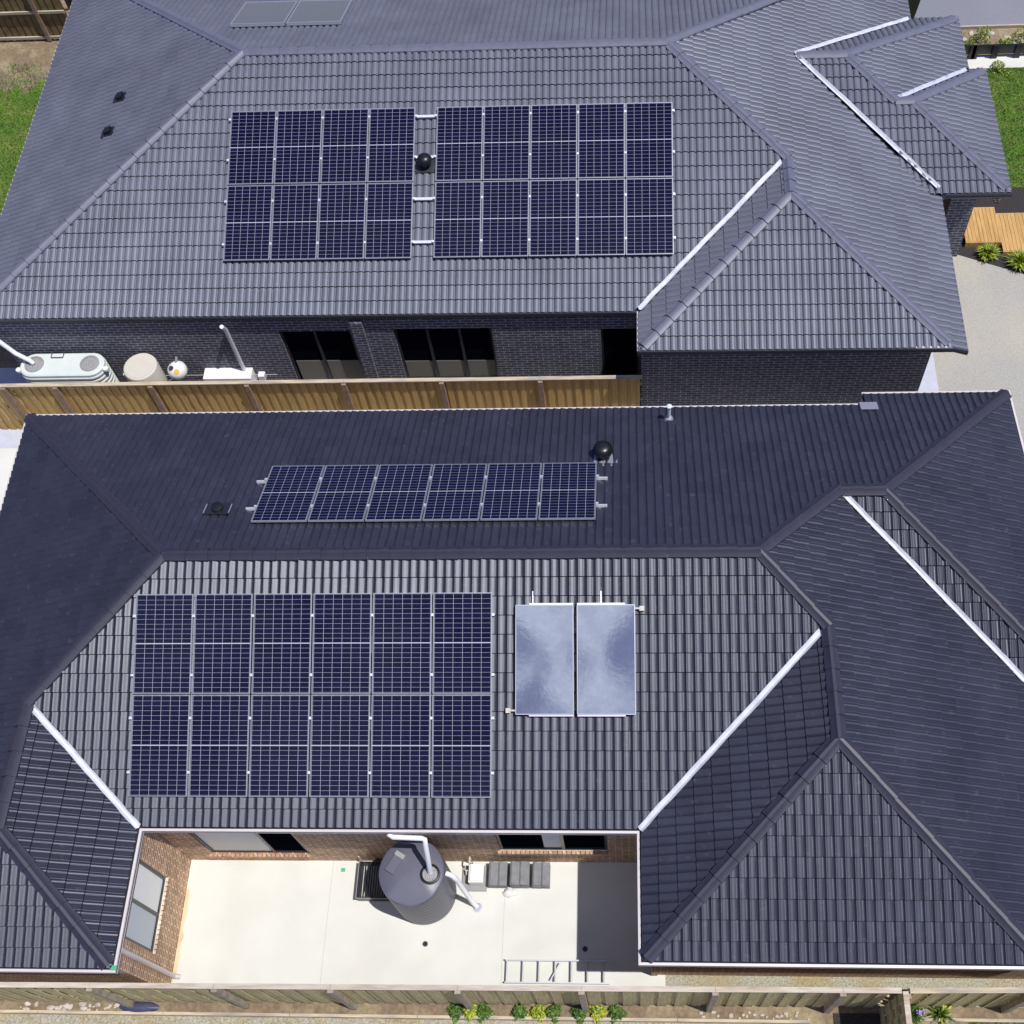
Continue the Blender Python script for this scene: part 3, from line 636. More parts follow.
rim([(XR2+ws, YWF, zE), (XR2+ws, PYS, zE), (QXE, PYS, zE), (QXE, QYN, zE), (PXE, QYN, zE), (PXE, PYN, zE), (XE2, PYN, zE), (XE2, YN2, zE), (XW2, YN2, zE), (XW2, YS2, zE)][::-1], gD)
rim([(XW2, YS2, zE), (XRW2, YS2, zE), (XRW2, YWF, zE), (XR2+ws, YWF, zE)], gD)
for o in [o for o in far_house.children if o.name.split('.')[0] in ('gutter', 'fascia')]: bpy.data.objects.remove(o)
f0 = [(XW2, YN2, zE), (XW2, YS2, zE), (XRW2, YS2, zE), (XRW2, YWF, zE), (XR2+ws, YWF, zE), (XE2, YWF, ZEE), (XE2, PYS-.05, ZEE), (XE2+.05, PYS, zE), (QXE, PYS, zE), (QXE, QYN, zE), (PXE, QYN, zE), (PXE, PYN, zE), (XE2+.05, PYN, zE), (XE2, PYN+.05, ZEE), (XE2, YN2, ZEE), (XW2, YN2, zE)]
rim(f0, gD)
# pale inner lip: gutter seen end on along the wing and the left eave
MB(FR).box(XRW2-.004, XRW2+.016, YWF+.02, YS2+.02, zE+.002, zE+.022).build('gutter_lip', MT['gutter'], far_house)
MB(FR).box(XW2-.004, XW2+.016, YS2, YN2, zE+.002, zE+.022).build('gutter_lip', MT['gutter'], far_house)
MB(FR).obox((XR2+ws-.42, YWF+.03, zE+.03), (.36, 0, 0), (0, .02, 0), (0, 0, .012)).build('gutter_lip', MT['gutter'], far_house)
bF = MT['brick_far']
FY = 16.22; FX = .50; FW = 15.50
sof = MB(FR)
sof.box(XW2+.13, XRW2-.13+.3, YS2+.13, YN2-.13, 2.80, 2.82); sof.box(XRW2+.13, XE2-.13, YWF+.13, YN2-.13, 2.775, 2.795); sof.box(XE2-.13, PXE-.13, PYS+.13, PYN-.13, 2.80, 2.82); sof.box(PXE-.13, QXE-.13, PYS+.13, QYN-.13, 2.775, 2.795)
sof.build('soffit', MT['soffit'], far_house)
A0 = (XW2+.4, FY); A1 = (FX, FY)
so_ = -(XW2+.4)   # world x -> distance along the wall
op = [(-7.50+so_, -5.92+so_, .30, 2.42), (-4.99+so_, -2.86+so_, .56, 2.46), (-.52+so_, .30+so_, .02, 2.4)]
wall('wall', A0, A1, 0, 2.80, op, bF, far_house, FR)
wall('wall', (FX-.15, FY), (FX-.15, FW), 0, 2.775, [], bF, far_house, FR)
wall('wall', (FX-.15, FW), (6.35, FW), 0, 2.775, [], bF, far_house, FR)
wall('wall', (6.35, FW), (6.35, YN2-.4), 0, 2.775, [], bF, far_house, FR)
wall('wall', (6.35, YN2-.4), (XW2+.4, YN2-.4), 0, 2.775, [], bF, far_house, FR)
wall('wall', (XW2+.4, YN2-.4), (XW2+.4, FY), 0, 2.775, [], bF, far_house, FR)
s = op[0]; window(A0, A1, *s, far_house, FR, mull=((s[0]+s[1])/2-.03,), backs=((s[0]+.10, (s[0]+s[1])/2-.07, .35, 1.25, 'curtain'), ((s[0]+s[1])/2+.01, s[1]-.06, .35, 1.25, 'curtain')), deep=.085)
s = op[1]; window(A0, A1, *s, far_house, FR, mull=(s[0]+.72, s[0]+1.42), backs=((s[0]+.06, s[0]+.68, .61, 1.2, 'curtain'), (s[0]+.76, s[0]+1.38, .61, 1.2, 'curtain'), (s[0]+1.46, s[1]-.06, .61, 1.2, 'curtain')), deep=.085)
s = op[2]; window(A0, A1, *s, far_house, FR, deep=.09)
sl = MB(FR); sl.box(-4.99, -2.84, FY-.06, FY-.002, .48, .555); sl.build('sill', mat('pale_far_sill', (.55, .53, .50), .7, noise=.25, nscale=12, stretch=(4, 1, 1)), far_house)
MB(FR).tube([(-8.58, FY-.20, 2.87), (-8.60, FY-.06, 2.6), (-8.60, FY-.06, .05)], .045).build('downpipe', MT['pvc'], far_house, smooth=40)
MB(FR).box(-5.86, -5.60, FY-.10, FY-.004, .02, 2.79).build('pier', MT['brick_far'], far_house)
MB(FR).box(7.45, 8.02, 20.15, 20.70, 0, 2.77).build('porch_pier', bF, far_house)
MB(FR).box(6.36, 8.3, 20.9, 22.6, .0, .13).build('porch_step', MT['deck'], far_house)
MB(FR).box(6.352, 6.42, 20.0, 21.8, .14, 2.77).build('timber_cladding', MT['deck'], far_house)

# ------------------------------------------------------------------ SOLAR PANELS
def panel_proto():
    root = empty('solar_module', (0, 0, 0), 'x', 'solar panel')
    W, H = .996, 1.686
    f = MB()
    for x0, x1, y0, y1 in ((0, W, 0, .010), (0, W, H-.010, H), (0, .010, .010, H-.010), (W-.010, W, .010, H-.010)): f.box(x0, x1, y0, y1, 0, .036)
    f.build('frame', MT['alu'], root)
    g = MB(); g.add([(.013, .013, .032), (W-.013, .013, .032), (W-.013, H-.013, .032), (.013, H-.013, .032), (.013, .013, .004), (W-.013, .013, .004), (W-.013, H-.013, .004), (.013, H-.013, .004)],
                    [(0, 1, 2, 3), (7, 6, 5, 4), (0, 4, 5, 1), (1, 5, 6, 2), (2, 6, 7, 3), (3, 7, 4, 0)])
    o = g.build('cell_sheet', MT['pv'], root)
    me = o.data; uv = me.uv_layers.new(name='UVMap')
    for l in me.loops:
        c = me.vertices[l.vertex_index].co; uv.data[l.index].uv = (c.x-.012, c.y-.012)
    return root
pproto = panel_proto(); PKIDS = list(pproto.children)
def copy_tree(o, parent=None):
    c = o.copy(); COL.objects.link(c); c.parent = parent
    for ch in list(o.children): copy_tree(ch, c)
    return c
first = [True]
ORD = ['first', 'second', 'third', 'fourth', 'fifth', 'sixth']
def slope_matrix(org, down, t, xf=ident, rz=0):
    """frame on a roof slope: x along the eave, y up the slope, z its normal; org is the lower left corner seen from the camera"""
    upv = Vector((-down[0], -down[1], t)).normalized(); nr = Vector((down[0]*t, down[1]*t, 1)).normalized(); x = upv.cross(nr).normalized()
    m = Matrix((x, upv, nr)).transposed().to_4x4(); m = Matrix.Rotation(rz, 4, 'Z') @ m; m.translation = xf(org)
    return m
def place(o, m):
    o.location = m.translation; o.rotation_euler = m.to_euler()
def clamp_and_rail(name, label, segs, m, group):
    mb = MB(); 
    for x0, x1, y in segs: mb.box(x0, x1, y-.02, y+.02, -.05, -.004)
    o = mb.build(name, MT['rail']); place(o, m); tag(o, label, 'rail', group); return o
def array(nx, ny, org, down, t, lift, where, group, rails, pw=1.02, ph=1.705, xf=ident, rz=0, flip=False, rextra=.09):
    m = slope_matrix(org, down, t, xf, rz)
    up_ = m.to_3x3() @ Vector((0, 0, 1))
    m.translation = m.translation+up_*lift
    for r in range(ny):
        for c in range(nx):
            cc = (nx-1-c) if flip else c
            if first[0]: o = pproto; first[0] = False
            else:
                o = pproto.copy(); COL.objects.link(o)
                for ch in PKIDS:
                    k_ = ch.copy(); COL.objects.link(k_); k_.parent = o
            mm = m @ Matrix.Translation((c*pw, r*ph, random.uniform(-.001, .001)))
            place(o, mm)
            row = '' if ny == 1 else (' in the lower row' if r == 0 else ' in the upper row')
            if cc == 0: pos = 'leftmost'
            elif cc == nx-1: pos = 'rightmost'
            else: pos = ORD[cc]+' from the left'
            tag(o, f'blue-black solar panel, {pos}{row} of {where}', 'solar panel', group)
            # clamps at the right hand frame edge of each panel
            for y in rails:
                if r*ph < y < (r+1)*ph-.02:
                    for x0_, x1_ in ([(.988, 1.032)] if c < nx-1 else [(.992, 1.040)])+([(-.045, .004)] if c == 0 else []):
                        cl = MB(lambda p, mm=mm: mm @ Vector(p)); cl.box(x0_, x1_, y-r*ph-.022, y-r*ph+.022, .0, .043); cl.build('clamp', MT['rail'], o)
    for k, y in enumerate(rails):
        pos = ['lowest', 'second from the bottom', 'third from the bottom', 'top'][k] if len(rails) == 4 else ['lower', 'upper'][k]
        mb = MB(); mb.box(-rextra, nx*pw+rextra-.02, y-.02, y+.02, -.05, -.004)
        for i in range(nx*pw.__int__() if False else int(nx*pw/1.2)+1):
            x = .1+i*1.2; mb.box(x-.015, x+.015, y-.05, y+.02, -lift+.02, -.05)
        o = mb.build('mounting_rail', MT['rail']); place(o, m); tag(o, f'silver {pos} mounting rail under {where}', 'rail', group+' rails')
    return m
def zs(y): return ZR-tS*(YR-y)
# near front array: 6 x 2
cs1 = 1/math.sqrt(1+t1*t1)
ylow = 8.968-3.40*cs1
array(6, 2, (-8.4214, ylow, zs(ylow)), (0, -1), tS, .075, 'the large near-roof array', 'solar panels on the near roof front slope', [.40, 1.30, 2.02, 3.02], rextra=.03, pw=1.026)
# near back slope: 6 in one row (x runs to the left for the frame, so mirror)
yh = 10.3186
org = (-6.6577+6.12-.02, yh, ZR-t1*(yh-YR))
# frame on the back slope: its lower edge is the far one, so start from the lower far right corner
cs = cs1
yl = yh+1.69*cs
m = array(6, 1, (-6.6577+6.10, yl, ZR-t1*(yl-YR)), (0, 1), t1, .08, 'the single near-roof back row', 'solar panels on the near roof back slope', [.42, 1.25], flip=True, rextra=.20)
# far: 4 x 2 and 5 x 2
cs2 = 1/math.sqrt(1+t2*t2)
def zf(y): return ZR2-t2*(YR_-y)
yl2 = 20.535-3.43*cs2
RF = [.36, 1.33, 2.28, 3.22]
array(4, 2, (-8.555, yl2, zf(yl2)), (0, -1), t2, .09, 'the four-wide far-roof array', 'solar panels of the left array on the far roof', RF, pw=1.016, ph=1.72, xf=FR, rz=YAW2, rextra=.05)
array(5, 2, (-4.036, yl2, zf(yl2)), (0, -1), t2, .09, 'the five-wide far-roof array', 'solar panels of the right array on the far roof', RF, pw=1.016, ph=1.72, xf=FR, rz=YAW2, rextra=.05)
# rails bridging the gap between the far arrays
mg = slope_matrix((-4.50, yl2, zf(yl2)), (0, -1), t2, FR, YAW2); mg.translation = mg.translation+(mg.to_3x3() @ Vector((0, 0, 1)))*.09
for k, y in enumerate(RF):
    o = MB().box(.03, .43, y-.028, y+.028, -.045, .012).build('rail_joiner', MT['rail']); place(o, mg)
    tag(o, ['lowest', 'second from the bottom', 'third from the bottom', 'topmost'][k]+' silver rail joiner in the gap between the two far solar arrays', 'rail joiner', 'rail joiners between the far arrays')

# ------------------------------------------------------------------ flat solar water collectors, near roof
for i, (x0, lab) in enumerate(((-1.89, 'left'), (-.86, 'right'))):
    yl = 7.10; m = slope_matrix((x0, yl, zs(yl)), (0, -1), tS)
    m.translation = m.translation+(m.to_3x3() @ Vector((0, 0, 1)))*.06
    e = empty('solar_collector', (0, 0, 0), f'{lab} of the two sky-reflecting flat solar water collectors on the near roof', 'solar collector', 'solar water collectors on the near roof')
    W, H = .965, 1.81
    mb = MB(); mb.box(0, W, 0, H, 0, .085); mb.build('casing', MT['frame_dark'], e)
    mb = MB(); n = 16
    vs = []; fs = []
    for a in range(n+1):
        for b in range(n+1):
            u, v = a/n, b/n
            vs.append((.012+(W-.024)*u, .012+(H-.024)*v, .088+.004*math.sin(math.pi*u)*math.sin(math.pi*v)))
    for a in range(n):
        for b in range(n): k = a*(n+1)+b; fs.append((k, k+n+1, k+n+2, k+1))
    mb.add(vs, fs); mb.build('glass_cover', MT['collector'], e, smooth=60)
    mb = MB()
    for x0_, x1_, y0, y1 in ((0, W, -.006, .010), (0, W, H-.010, H+.006), (-.004, .010, .010, H-.010), (W-.010, W+.004, .010, H-.010)): mb.box(x0_, x1_, y0, y1, .03, .094)
    mb.build('trim', MT['alu'], e)
    mb = MB()
    if i == 0: mb.tube([(0, .06, .05), (-.12, .06, .04), (-.16, .06, -.03)], .018); mb.box(-.17, -.09, .02, .10, -.04, .05)
    else: mb.tube([(W, H-.06, .05), (W+.12, H-.06, .05)], .018); mb.box(W+.08, W+.16, H-.10, H-.02, -.04, .06)
    mb.build('pipe', MT['tan'], e)
    mb = MB()
    for x in ((.28,) if i == 0 else (.40,)): mb.box(x-.012, x+.012, H, H+.24, -.03, -.015)
    mb.box(.22 if i == 0 else 0, W+.0 if i == 0 else .8, H+.008, H+.035, .02, .06); mb.box(.22 if i == 0 else 0, W if i == 0 else .8, -.035, -.008, .02, .06)
    mb.build('bracket', MT['rail'], e)
    place(e, m)

# two collectors/skylights on the far roof's back slope
for i, (xa, xb) in enumerate(((-9.05, -7.78), (-7.74, -6.47))):
    y0, y1 = 23.28, 24.72
    m = slope_matrix((xb, y1, ZR2-t2*(y1-YR_)), (0, 1), t2, FR, YAW2); m.translation = m.translation+(m.to_3x3() @ Vector((0, 0, 1)))*.05
    W = xb-xa; H = (y1-y0)/cs2
    e = empty('skylight', (0, 0, 0), ['left', 'right'][i]+' of the two pale framed skylights behind the far roof ridge', 'skylight', 'skylights behind the far ridge')
    mb = MB()
    for x0_, x1_, ya_, yb_ in ((0, W, 0, .05), (0, W, H-.03, H), (0, .03, .05, H-.03), (W-.03, W, .05, H-.03)): mb.box(x0_, x1_, ya_, yb_, 0, .07)
    mb.build('frame', MT['alu'], e)
    MB().box(.03, W-.03, .05, H-.03, .03, .06).build('glass', mat('skylight_glass', (.16, .19, .24), .12, metal=.3), e)
    place(e, m)
    if i == 0: pass

# ------------------------------------------------------------------ roof fittings
def on(m_, name, label, cat, group=None):
    e = empty(name, (0, 0, 0), label, cat, group); return e
# whirlybird
z0 = ZR-t1*(12.2-YR)
e = empty('roof_ventilator', (-.45, 12.2, z0), 'black spinning turbine ventilator on the dark back slope above the solar row', 'roof vent')
MB().lathe((-.45, 12.2, z0), [(.13, -.03), (.13, .14)], 24).build('throat', MT['black'], e, smooth=40)
mb = MB()
mb.lathe((-.45, 12.2, z0+.14), [(.13, 0), (.165, .05), (.175, .10), (.16, .155), (.11, .195), (.04, .21)], 32)
for k in range(18):
    a = 2*math.pi*k/18
    mb.tube([Vector((-.45+r*math.cos(a+tw), 12.2+r*math.sin(a+tw), z0+.14+z)) for r, z, tw in ((.14, .0, 0), (.178, .06, .1), (.183, .11, .2), (.165, .165, .3), (.115, .203, .4))], .008, 6)
mb.build('turbine', MT['black'], e, smooth=40)
MB().obox((-.40, 12.08, z0+.065), (.22, 0, 0), (0, .18, -.18*t1), (0, 0, .006)).build('base_flashing', MT['alu'], e)
# pipe
z0 = ZR-t1*(13.35-YR)
e = empty('vent_pipe', (.82, 13.35, z0), 'thin white vent pipe near the back gutter of the near roof', 'vent pipe')
MB().tube([(.82, 13.35, z0-.02), (.82, 13.35, z0+.42)], .035, 14).build('pipe', MT['pvc'], e, smooth=40)
MB().lathe((.82, 13.35, z0+.42), [(.05, 0), (.055, .03), (.02, .06)], 14).build('cap', MT['pvc'], e, smooth=40)
MB().lathe((.82, 13.35, z0+.02), [(.09, 0), (.06, .05)], 14).build('collar', MT['alu'], e, smooth=40)
# low vent
z0 = ZR-t1*(10.75-YR)
e = empty('roof_vent', (-7.37, 10.75, z0), 'low black round roof vent left of the single solar row', 'roof vent')
MB().obox((-7.37, 10.75, z0+.06), (.24, 0, 0), (0, .15, -.15*t1), (0, 0, .012)).build('flashing', MT['frame_dark'], e)
MB().lathe((-7.37, 10.75, z0+.06), [(.10, 0), (.10, .05), (.11, .055), (.10, .09), (.04, .10)], 20).build('cap', MT['black'], e, smooth=40)
mb = MB()
for x in (-7.60, -7.14): mb.bar((x, 10.63, z0+.08+.12*t1), (x, 10.87, z0+.08-.12*t1), .018, .012)
mb.build('edge_strip', MT['alu'], e)
# mushroom vent between far arrays
p = FR((-4.27, 19.28, zf(19.28)))
e = empty('roof_vent', p, 'black domed vent in the gap between the two far solar arrays', 'roof vent')
MB().obox(p+Vector((0, 0, .05)), (.20, 0, 0), (0, .16, .16*t2), (0, 0, .01)).build('flashing', MT['frame_dark'], e)
MB().lathe(p+Vector((0, 0, .05)), [(.10, 0), (.10, .10), (.155, .12), (.165, .17), (.14, .23), (.08, .27), (.02, .28)], 24).build('cap', MT['black'], e, smooth=40)
for k, (x, y) in enumerate(((-11.60, 21.80), (-11.66, 20.72))):
    zz = ZR2-t2*(XA-x)
    e = empty('square_vent', FR((x, y, zz)), 'small black cowl vent on the left slope of the far roof, '+['upper', 'lower'][k]+' of the two', 'roof vent', 'cowl vents on the far roof left slope')
    MB(FR).obox((x, y, zz+.05), (.15, 0, .15*t2), (0, .13, 0), (0, 0, .01)).build('flashing', MT['frame_dark'], e)
    MB(FR).obox((x+.02, y, zz+.09), (.08, 0, .08*t2), (0, .085, 0), (0, 0, .05)).build('cowl', MT['black'], e)

# ------------------------------------------------------------------ FENCES
def fence(name, label, a, b, h, posts, wood, cap, side, rails=(.25, .95, 1.5), postmat='post', bw=.10, plinth=True, capw=.09, z0=0., lap=.02):
    """paling fence from a to b; palings on the far side of the rails; side = +1 puts rails and posts on the left of a->b"""
    a, b = Vector((*a, z0)), Vector((*b, z0)); d = b-a; Ln = d.length; d.normalize(); n = Vector((-d.y, d.x, 0))*side
    e = empty(name, (a+b)/2, label, 'fence')
    mb = MB(); k = int(Ln/bw); rng = random.Random(4)
    for i in range(k):
        o = (.024 if i % 2 else 0)+rng.uniform(-.003, .003); ww = bw*.5+ (lap if i % 2 else -.003)
        mb.obox(a+d*(i+.5)*bw - n*(.02-o)+Vector((0, 0, h/2+rng.uniform(-.004, .002))), d*ww, n*.007, Vector((0, 0, h/2-.01)))
    mb.build('palings', wood, e)
    for z in rails:
        MB().bar(a-n*.050+Vector((0, 0, z)), b-n*.050+Vector((0, 0, z)), .035, .07).build('rail', wood if name != 'x' else wood, e)
    for s_ in posts:
        p = a+d*s_; MB().obox(p+n*.065+Vector((0, 0, h/2)), d*.05, n*.045, Vector((0, 0, h/2-.012))).build('post', MT[postmat], e)
    if capw:
        m_ = MB(); s0 = 0
        cuts = [0]+sorted(posts)+[Ln] if posts else [0, Ln]
        for q0, q1 in zip(cuts[:-1], cuts[1:]):
            if q1-q0 < .05: continue
            jz = rng.uniform(-.004, .004)
            m_.obox(a+d*(q0+q1)/2+n*.02+Vector((0, 0, h+.012+jz)), d*((q1-q0)/2-.002), n*capw*.5, Vector((0, 0, .014)))
        m_.build('capping', cap, e)
    if plinth: MB().obox((a+b)/2-n*.045+Vector((0, 0, .06)), (b-a)/2, n*.012, Vector((0, 0, .06))).build('plinth', wood, e)
    return e
# middle fence (rails and posts face the camera, i.e. -y)
fx0, fx1 = -14.6, .34
fence('paling_fence', 'golden pine paling fence running between the two houses', (fx0, 15.43), (fx1, 15.41), 1.76, [x-fx0 for x in (-13.72, -12.55, -10.41, -8.27, -6.13, -3.99, -1.85)], MT['wood'], MT['wood_tan'], -1, rails=(.25, .85, 1.45), lap=.008)
# front fence
fence('paling_fence', 'weathered greenish paling fence along the front of the near house', (-13.5, 2.99), (4.33, 3.08), 2.03, [x+13.5 for x in (-9.0, -6.9, -4.95, -2.85, -.82, 1.35, 3.4)] , MT['wood_old'], MT['wood_grey'], -1, postmat='post_grey', rails=(.3, .95, 1.55), bw=.15, capw=.085, lap=.006)
fence('paling_fence', 'weathered paling fence at the lower right, beyond the side fence', (4.46, 3.08), (9.5, 3.16), 2.03, [2.0, 4.0], MT['wood_old'], MT['wood_tan'], -1, postmat='post_grey', rails=(.3, .95, 1.55), bw=.15, capw=.085, lap=.006)
fence('side_fence', 'short dark paling fence running toward the viewer at the lower right', (4.38, 3.06), (4.38, -2.5), 1.98, [.06, 2.3, 4.5], MT['wood_old'], MT['wood_grey'], 1, postmat='post_grey', bw=.15, capw=.09, lap=.006)
fence('paling_fence', 'dark brown paling fence at the back of the left lawn, top left corner', (-26, 28.9), (-15.6, 28.9), 1.8, [2, 4.5, 7, 9.5], MT['wood_dark'], MT['wood_tan'], -1, rails=(.25, .95, 1.5))
for z in (.1, .95): tag(MB().box(-26, -15.7, 28.83, 28.875, z-.04, z+.04).build('fence_rail', MT['wood_tan']), ['lower', 'middle'][z > .5]+' horizontal rail along the dark brown fence, top left corner', 'rail')
e = empty('gate', (-15.2, 29.0, 0), 'dark gate panel beside the back fence in the top left corner', 'gate')
MB().box(-15.55, -14.5, 29.0, 29.05, .05, 1.9).build('panel', MT['frame_dark'], e)
MB().box(-15.6, -15.5, 28.95, 29.06, 0, 2.0).build('post', MT['frame_dark'], e)

# sleepers edging
def sleeper(x0, x1, y, z1, label, name='garden_edging', m='wood_tan'):
    o = MB()
    n = max(1, round((x1-x0)/2.4)); L_ = (x1-x0)/n
    for i in range(n): o.box(x0+i*L_+.004, x0+(i+1)*L_-.004, y-.025, y+.025, -.02, z1)
    return tag(o.build(name, MT[m]), label, 'edging')
sleeper(-13, 3.1, 2.82, .05, 'pale timber edging board along the foot of the front garden strip')
sleeper(4.5, 8, 2.90-.02, .06, 'pale timber edging between mulch and lawn at the lower right')
sleeper(9.0, 14, 28.2, .10, 'thin timber edging behind the front garden bed, top right')

# ------------------------------------------------------------------ COURTYARD OBJECTS
tx, ty, th_ = -3.81, 4.96, 1.76
tank = empty('rainwater_tank', (tx, ty, 0), 'round charcoal rainwater tank standing in the courtyard', 'water tank')
prof = [(.66, 0), (.70, .05)]
for k in range(8):
    z = .12+k*.19; prof += [(.70, z), (.712, z+.05), (.712, z+.11), (.70, z+.16)]
prof += [(.705, th_-.07), (.69, th_-.02), (.66, th_), (.30, th_+.035), (.001, th_+.04)]
prof = [(q*.822, z) for q, z in prof]
mb = MB(); mb.lathe((tx, ty, 0), prof, 64)
# the roof of the tank has a sloping flat facet toward the front
for v in mb.v:
    if v.z > th_-.10 and v.y < ty-.26:
        v.z = min(v.z, th_+.03-(ty-.26-v.y)*.30)
mb.build('body', MT['tank'], tank, smooth=35)
ix, iy = -3.47, 4.90
MB().lathe((ix, iy, th_+.015), [(.175, 0), (.175, .045), (.145, .05), (.145, .03)], 32).build('lid_rim', MT['black'], tank, smooth=40)
MB().lathe((ix, iy, th_+.03), [(.130, 0), (.130, .03), (.02, .035)], 32).build('strainer', mat('leaf_strainer', (.30, .29, .28), .6, noise=.6, nscale=60, bump=.6, bscale=70), tank, smooth=40)
MB().obox((-4.10, 5.08, th_+.04), Vector((.10, .17, 0))*.9, Vector((.075, -.044, 0)), (0, 0, .03)).build('hatch', MT['tank'], tank)
MB().obox((-4.02, 5.22, th_+.05), Vector((.02, .034, 0)), Vector((.08, -.047, 0)), (0, 0, .035)).build('hatch_lip', MT['grey'], tank)
o = MB().tube([(-3.22, 4.95, 1.66), (-3.12, 4.92, 1.64), (-3.05, 4.88, 1.50), (-2.90, 4.76, .12), (-2.84, 4.72, .04)], .045, 14).build('overflow_pipe', MT['pvc'], tank, smooth=50)
MB().lathe((-2.83, 4.71, .0), [(.085, 0), (.085, .012), (.06, .014)], 20).build('pipe_collar', MT['alu'], tank)
e = empty('inlet_pipe', (ix, iy, th_+.05), 'white square-bend pipe leading from the gutter into the charcoal tank', 'pipe')
MB().tube([(-4.06, 5.32, 2.86), (-3.98, 5.28, 2.80), (-3.50, 5.27, 2.76), (-3.45, 5.26, 2.74), (-3.445, 5.20, 2.68), (-3.46, 4.98, 2.02), (-3.465, 4.92, 1.82)], .045, 14).build('pipe', MT['pvc'], e, smooth=50)

e = empty('slatted_crate', (-4.78, 5.14, 0), 'black slatted crate on the slab left of the charcoal tank', 'crate')
mb = MB()
for i in range(14): mb.box(-5.04+i*.045, -5.04+i*.045+.022, 4.83, 5.45, .26, .285)
mb.build('slats', MT['frame_dark'], e)
mb = MB(); mb.box(-5.06, -5.04, 4.81, 5.47, 0, .30); mb.box(-4.42, -4.40, 4.81, 5.47, 0, .30); mb.box(-5.04, -4.42, 4.81, 4.83, 0, .30); mb.box(-5.04, -4.42, 5.45, 5.47, 0, .30)
mb.build('sides', MT['black'], e)
mb = MB(); mb.tube([(-5.06, 4.8, .31), (-5.06, 5.48, .31)], .008); mb.tube([(-5.06, 4.8, .31), (-4.4, 4.8, .31)], .008); mb.build('rim', MT['grey'], e)
o = MB().tube([(-5.05, 5.50, 0), (-5.05, 5.52, .45)], .012).build('tap_pipe', MT['tan']); tag(o, 'thin tap pipe by the back wall left of the tank', 'tap')
e = empty('garden_tap', (-2.95, 5.50, 0), 'brass tap on a thin pipe against the brick wall right of the tank', 'tap')
MB().tube([(-2.96, 5.50, 0), (-2.96, 5.50, .55)], .012).build('pipe', MT['tan'], e)
MB().tube([(-2.96, 5.50, .55), (-2.96, 5.40, .56), (-2.96, 5.38, .50)], .016).build('spout', MT['tan'], e)

e = empty('water_pump', (-2.90, 5.22, 0), 'white covered water pump on a grey slab beside the tank', 'pump')
MB().box(-3.14, -2.68, 5.00, 5.46, 0, .05).build('base_slab', MT['grey'], e)
mb = MB(); b_ = bmesh.new()
mb.box(-3.00, -2.72, 5.10, 5.44, .06, .30); mb.box(-2.97, -2.75, 5.13, 5.41, .30, .335)
o = mb.build('cover', MT['white'], e); md = o.modifiers.new('bevel', 'BEVEL'); md.width = .012; md.segments = 2; b_.free()
mb = MB(); mb.tube([(-3.0, 5.34, .18), (-3.06, 5.34, .20), (-3.06, 5.28, .12)], .02); mb.build('hose', MT['tan'], e)

def tile_stack(x0, x1, n, label, rot=0.):
    e = empty('tile_stack', ((x0+x1)/2, 5.28, 0), label, 'tile stack', 'stacks of spare roof tiles in the courtyard')
    w_ = x1-x0
    for k in range(n):
        mb = MB(); vs = []; m_ = 16; j = random.uniform(-.006, .006)
        for y in (5.06, 5.48):
            for i in range(m_+1):
                u = i/m_; q = (u*2) % 1.0
                h = .028*math.sin(math.pi*min(q/.56, 1)) if q < .56 else 0
                vs += [(x0+u*w_+j, y+j, .03+k*.038+h), (x0+u*w_+j, y+j, .012+k*.038+h)]
        fs = []
        o_ = 2*(m_+1)
        for i in range(m_):
            a = 2*i; fs += [(a, a+2, o_+a+2, o_+a), (a+1, o_+a+1, o_+a+3, a+3), (a, a+1, a+3, a+2), (o_+a, o_+a+2, o_+a+3, o_+a+1)]
        fs += [(0, o_, o_+1, 1), (2*m_, 2*m_+1, o_+2*m_+1, o_+2*m_)]
        mb.add(vs, fs); mb.build('roof_tile', MT['tilestk'], e)
tile_stack(-2.63, -2.29, 7, 'stack of dark spare roof tiles nearest the white pump')
tile_stack(-2.22, -1.88, 9, 'stack of dark spare roof tiles in the middle of the three, the tallest')
tile_stack(-1.82, -1.50, 7, 'stack of dark spare roof tiles nearest the shaded end of the courtyard')
mb = MB(); rng = random.Random(9); vs = []
mb.lathe((-2.22, 4.98, 0), [(.07, 0), (.12, .02), (.11, .07), (.05, .10), (.01, .10)], 10, sq=(1.2, .7))
for v in mb.v: v.x += rng.uniform(-.02, .02); v.y += rng.uniform(-.015, .015); v.z += rng.uniform(0, .02)
tag(mb.build('plastic_bag', MT['white'], smooth=60), 'crumpled white plastic bag at the foot of the tile stacks', 'bag')
def drain(x, y, label):
    e = empty('drain_grate', (x, y, 0), label, 'drain', 'round floor drains in the courtyard')
    MB().lathe((x, y, .001), [(.055, 0), (.055, .006), (.045, .007)], 20).build('rim', MT['grey'], e)
    MB().lathe((x, y, .002), [(.042, 0), (.042, .007)], 20).build('grate', MT['black'], e)
drain(-3.76, 4.06, 'small round floor drain in the sunlit slab in front of the tank'); drain(-.84, 4.0, 'round floor drain just inside the shaded end of the courtyard')

e = empty('ladder', (-1.25, 3.6, 0), 'aluminium ladder lying on the slab behind the front fence', 'ladder')
for y in (3.78, 3.40): MB().box(-2.27, -.40, y-.012, y+.012, .06, .13).build('rail', MT['steel'], e)
for i in range(7): MB().tube([(-2.24+i*.29, 3.40, .095), (-2.24+i*.29, 3.78, .095)], .018, 8).build('rung', MT['steel'], e)
MB().bar((-1.45, 3.44, .10), (-1.28, 3.74, .10), .02, .02).build('brace', MT['steel'], e)
o = MB().obox((-5.42, 5.38, .004), (.04, 0, 0), (0, .035, 0), (0, 0, .002)).build('tape_patch', MT['green']); tag(o, 'small green tape patch on the slab by the back wall', 'tape')
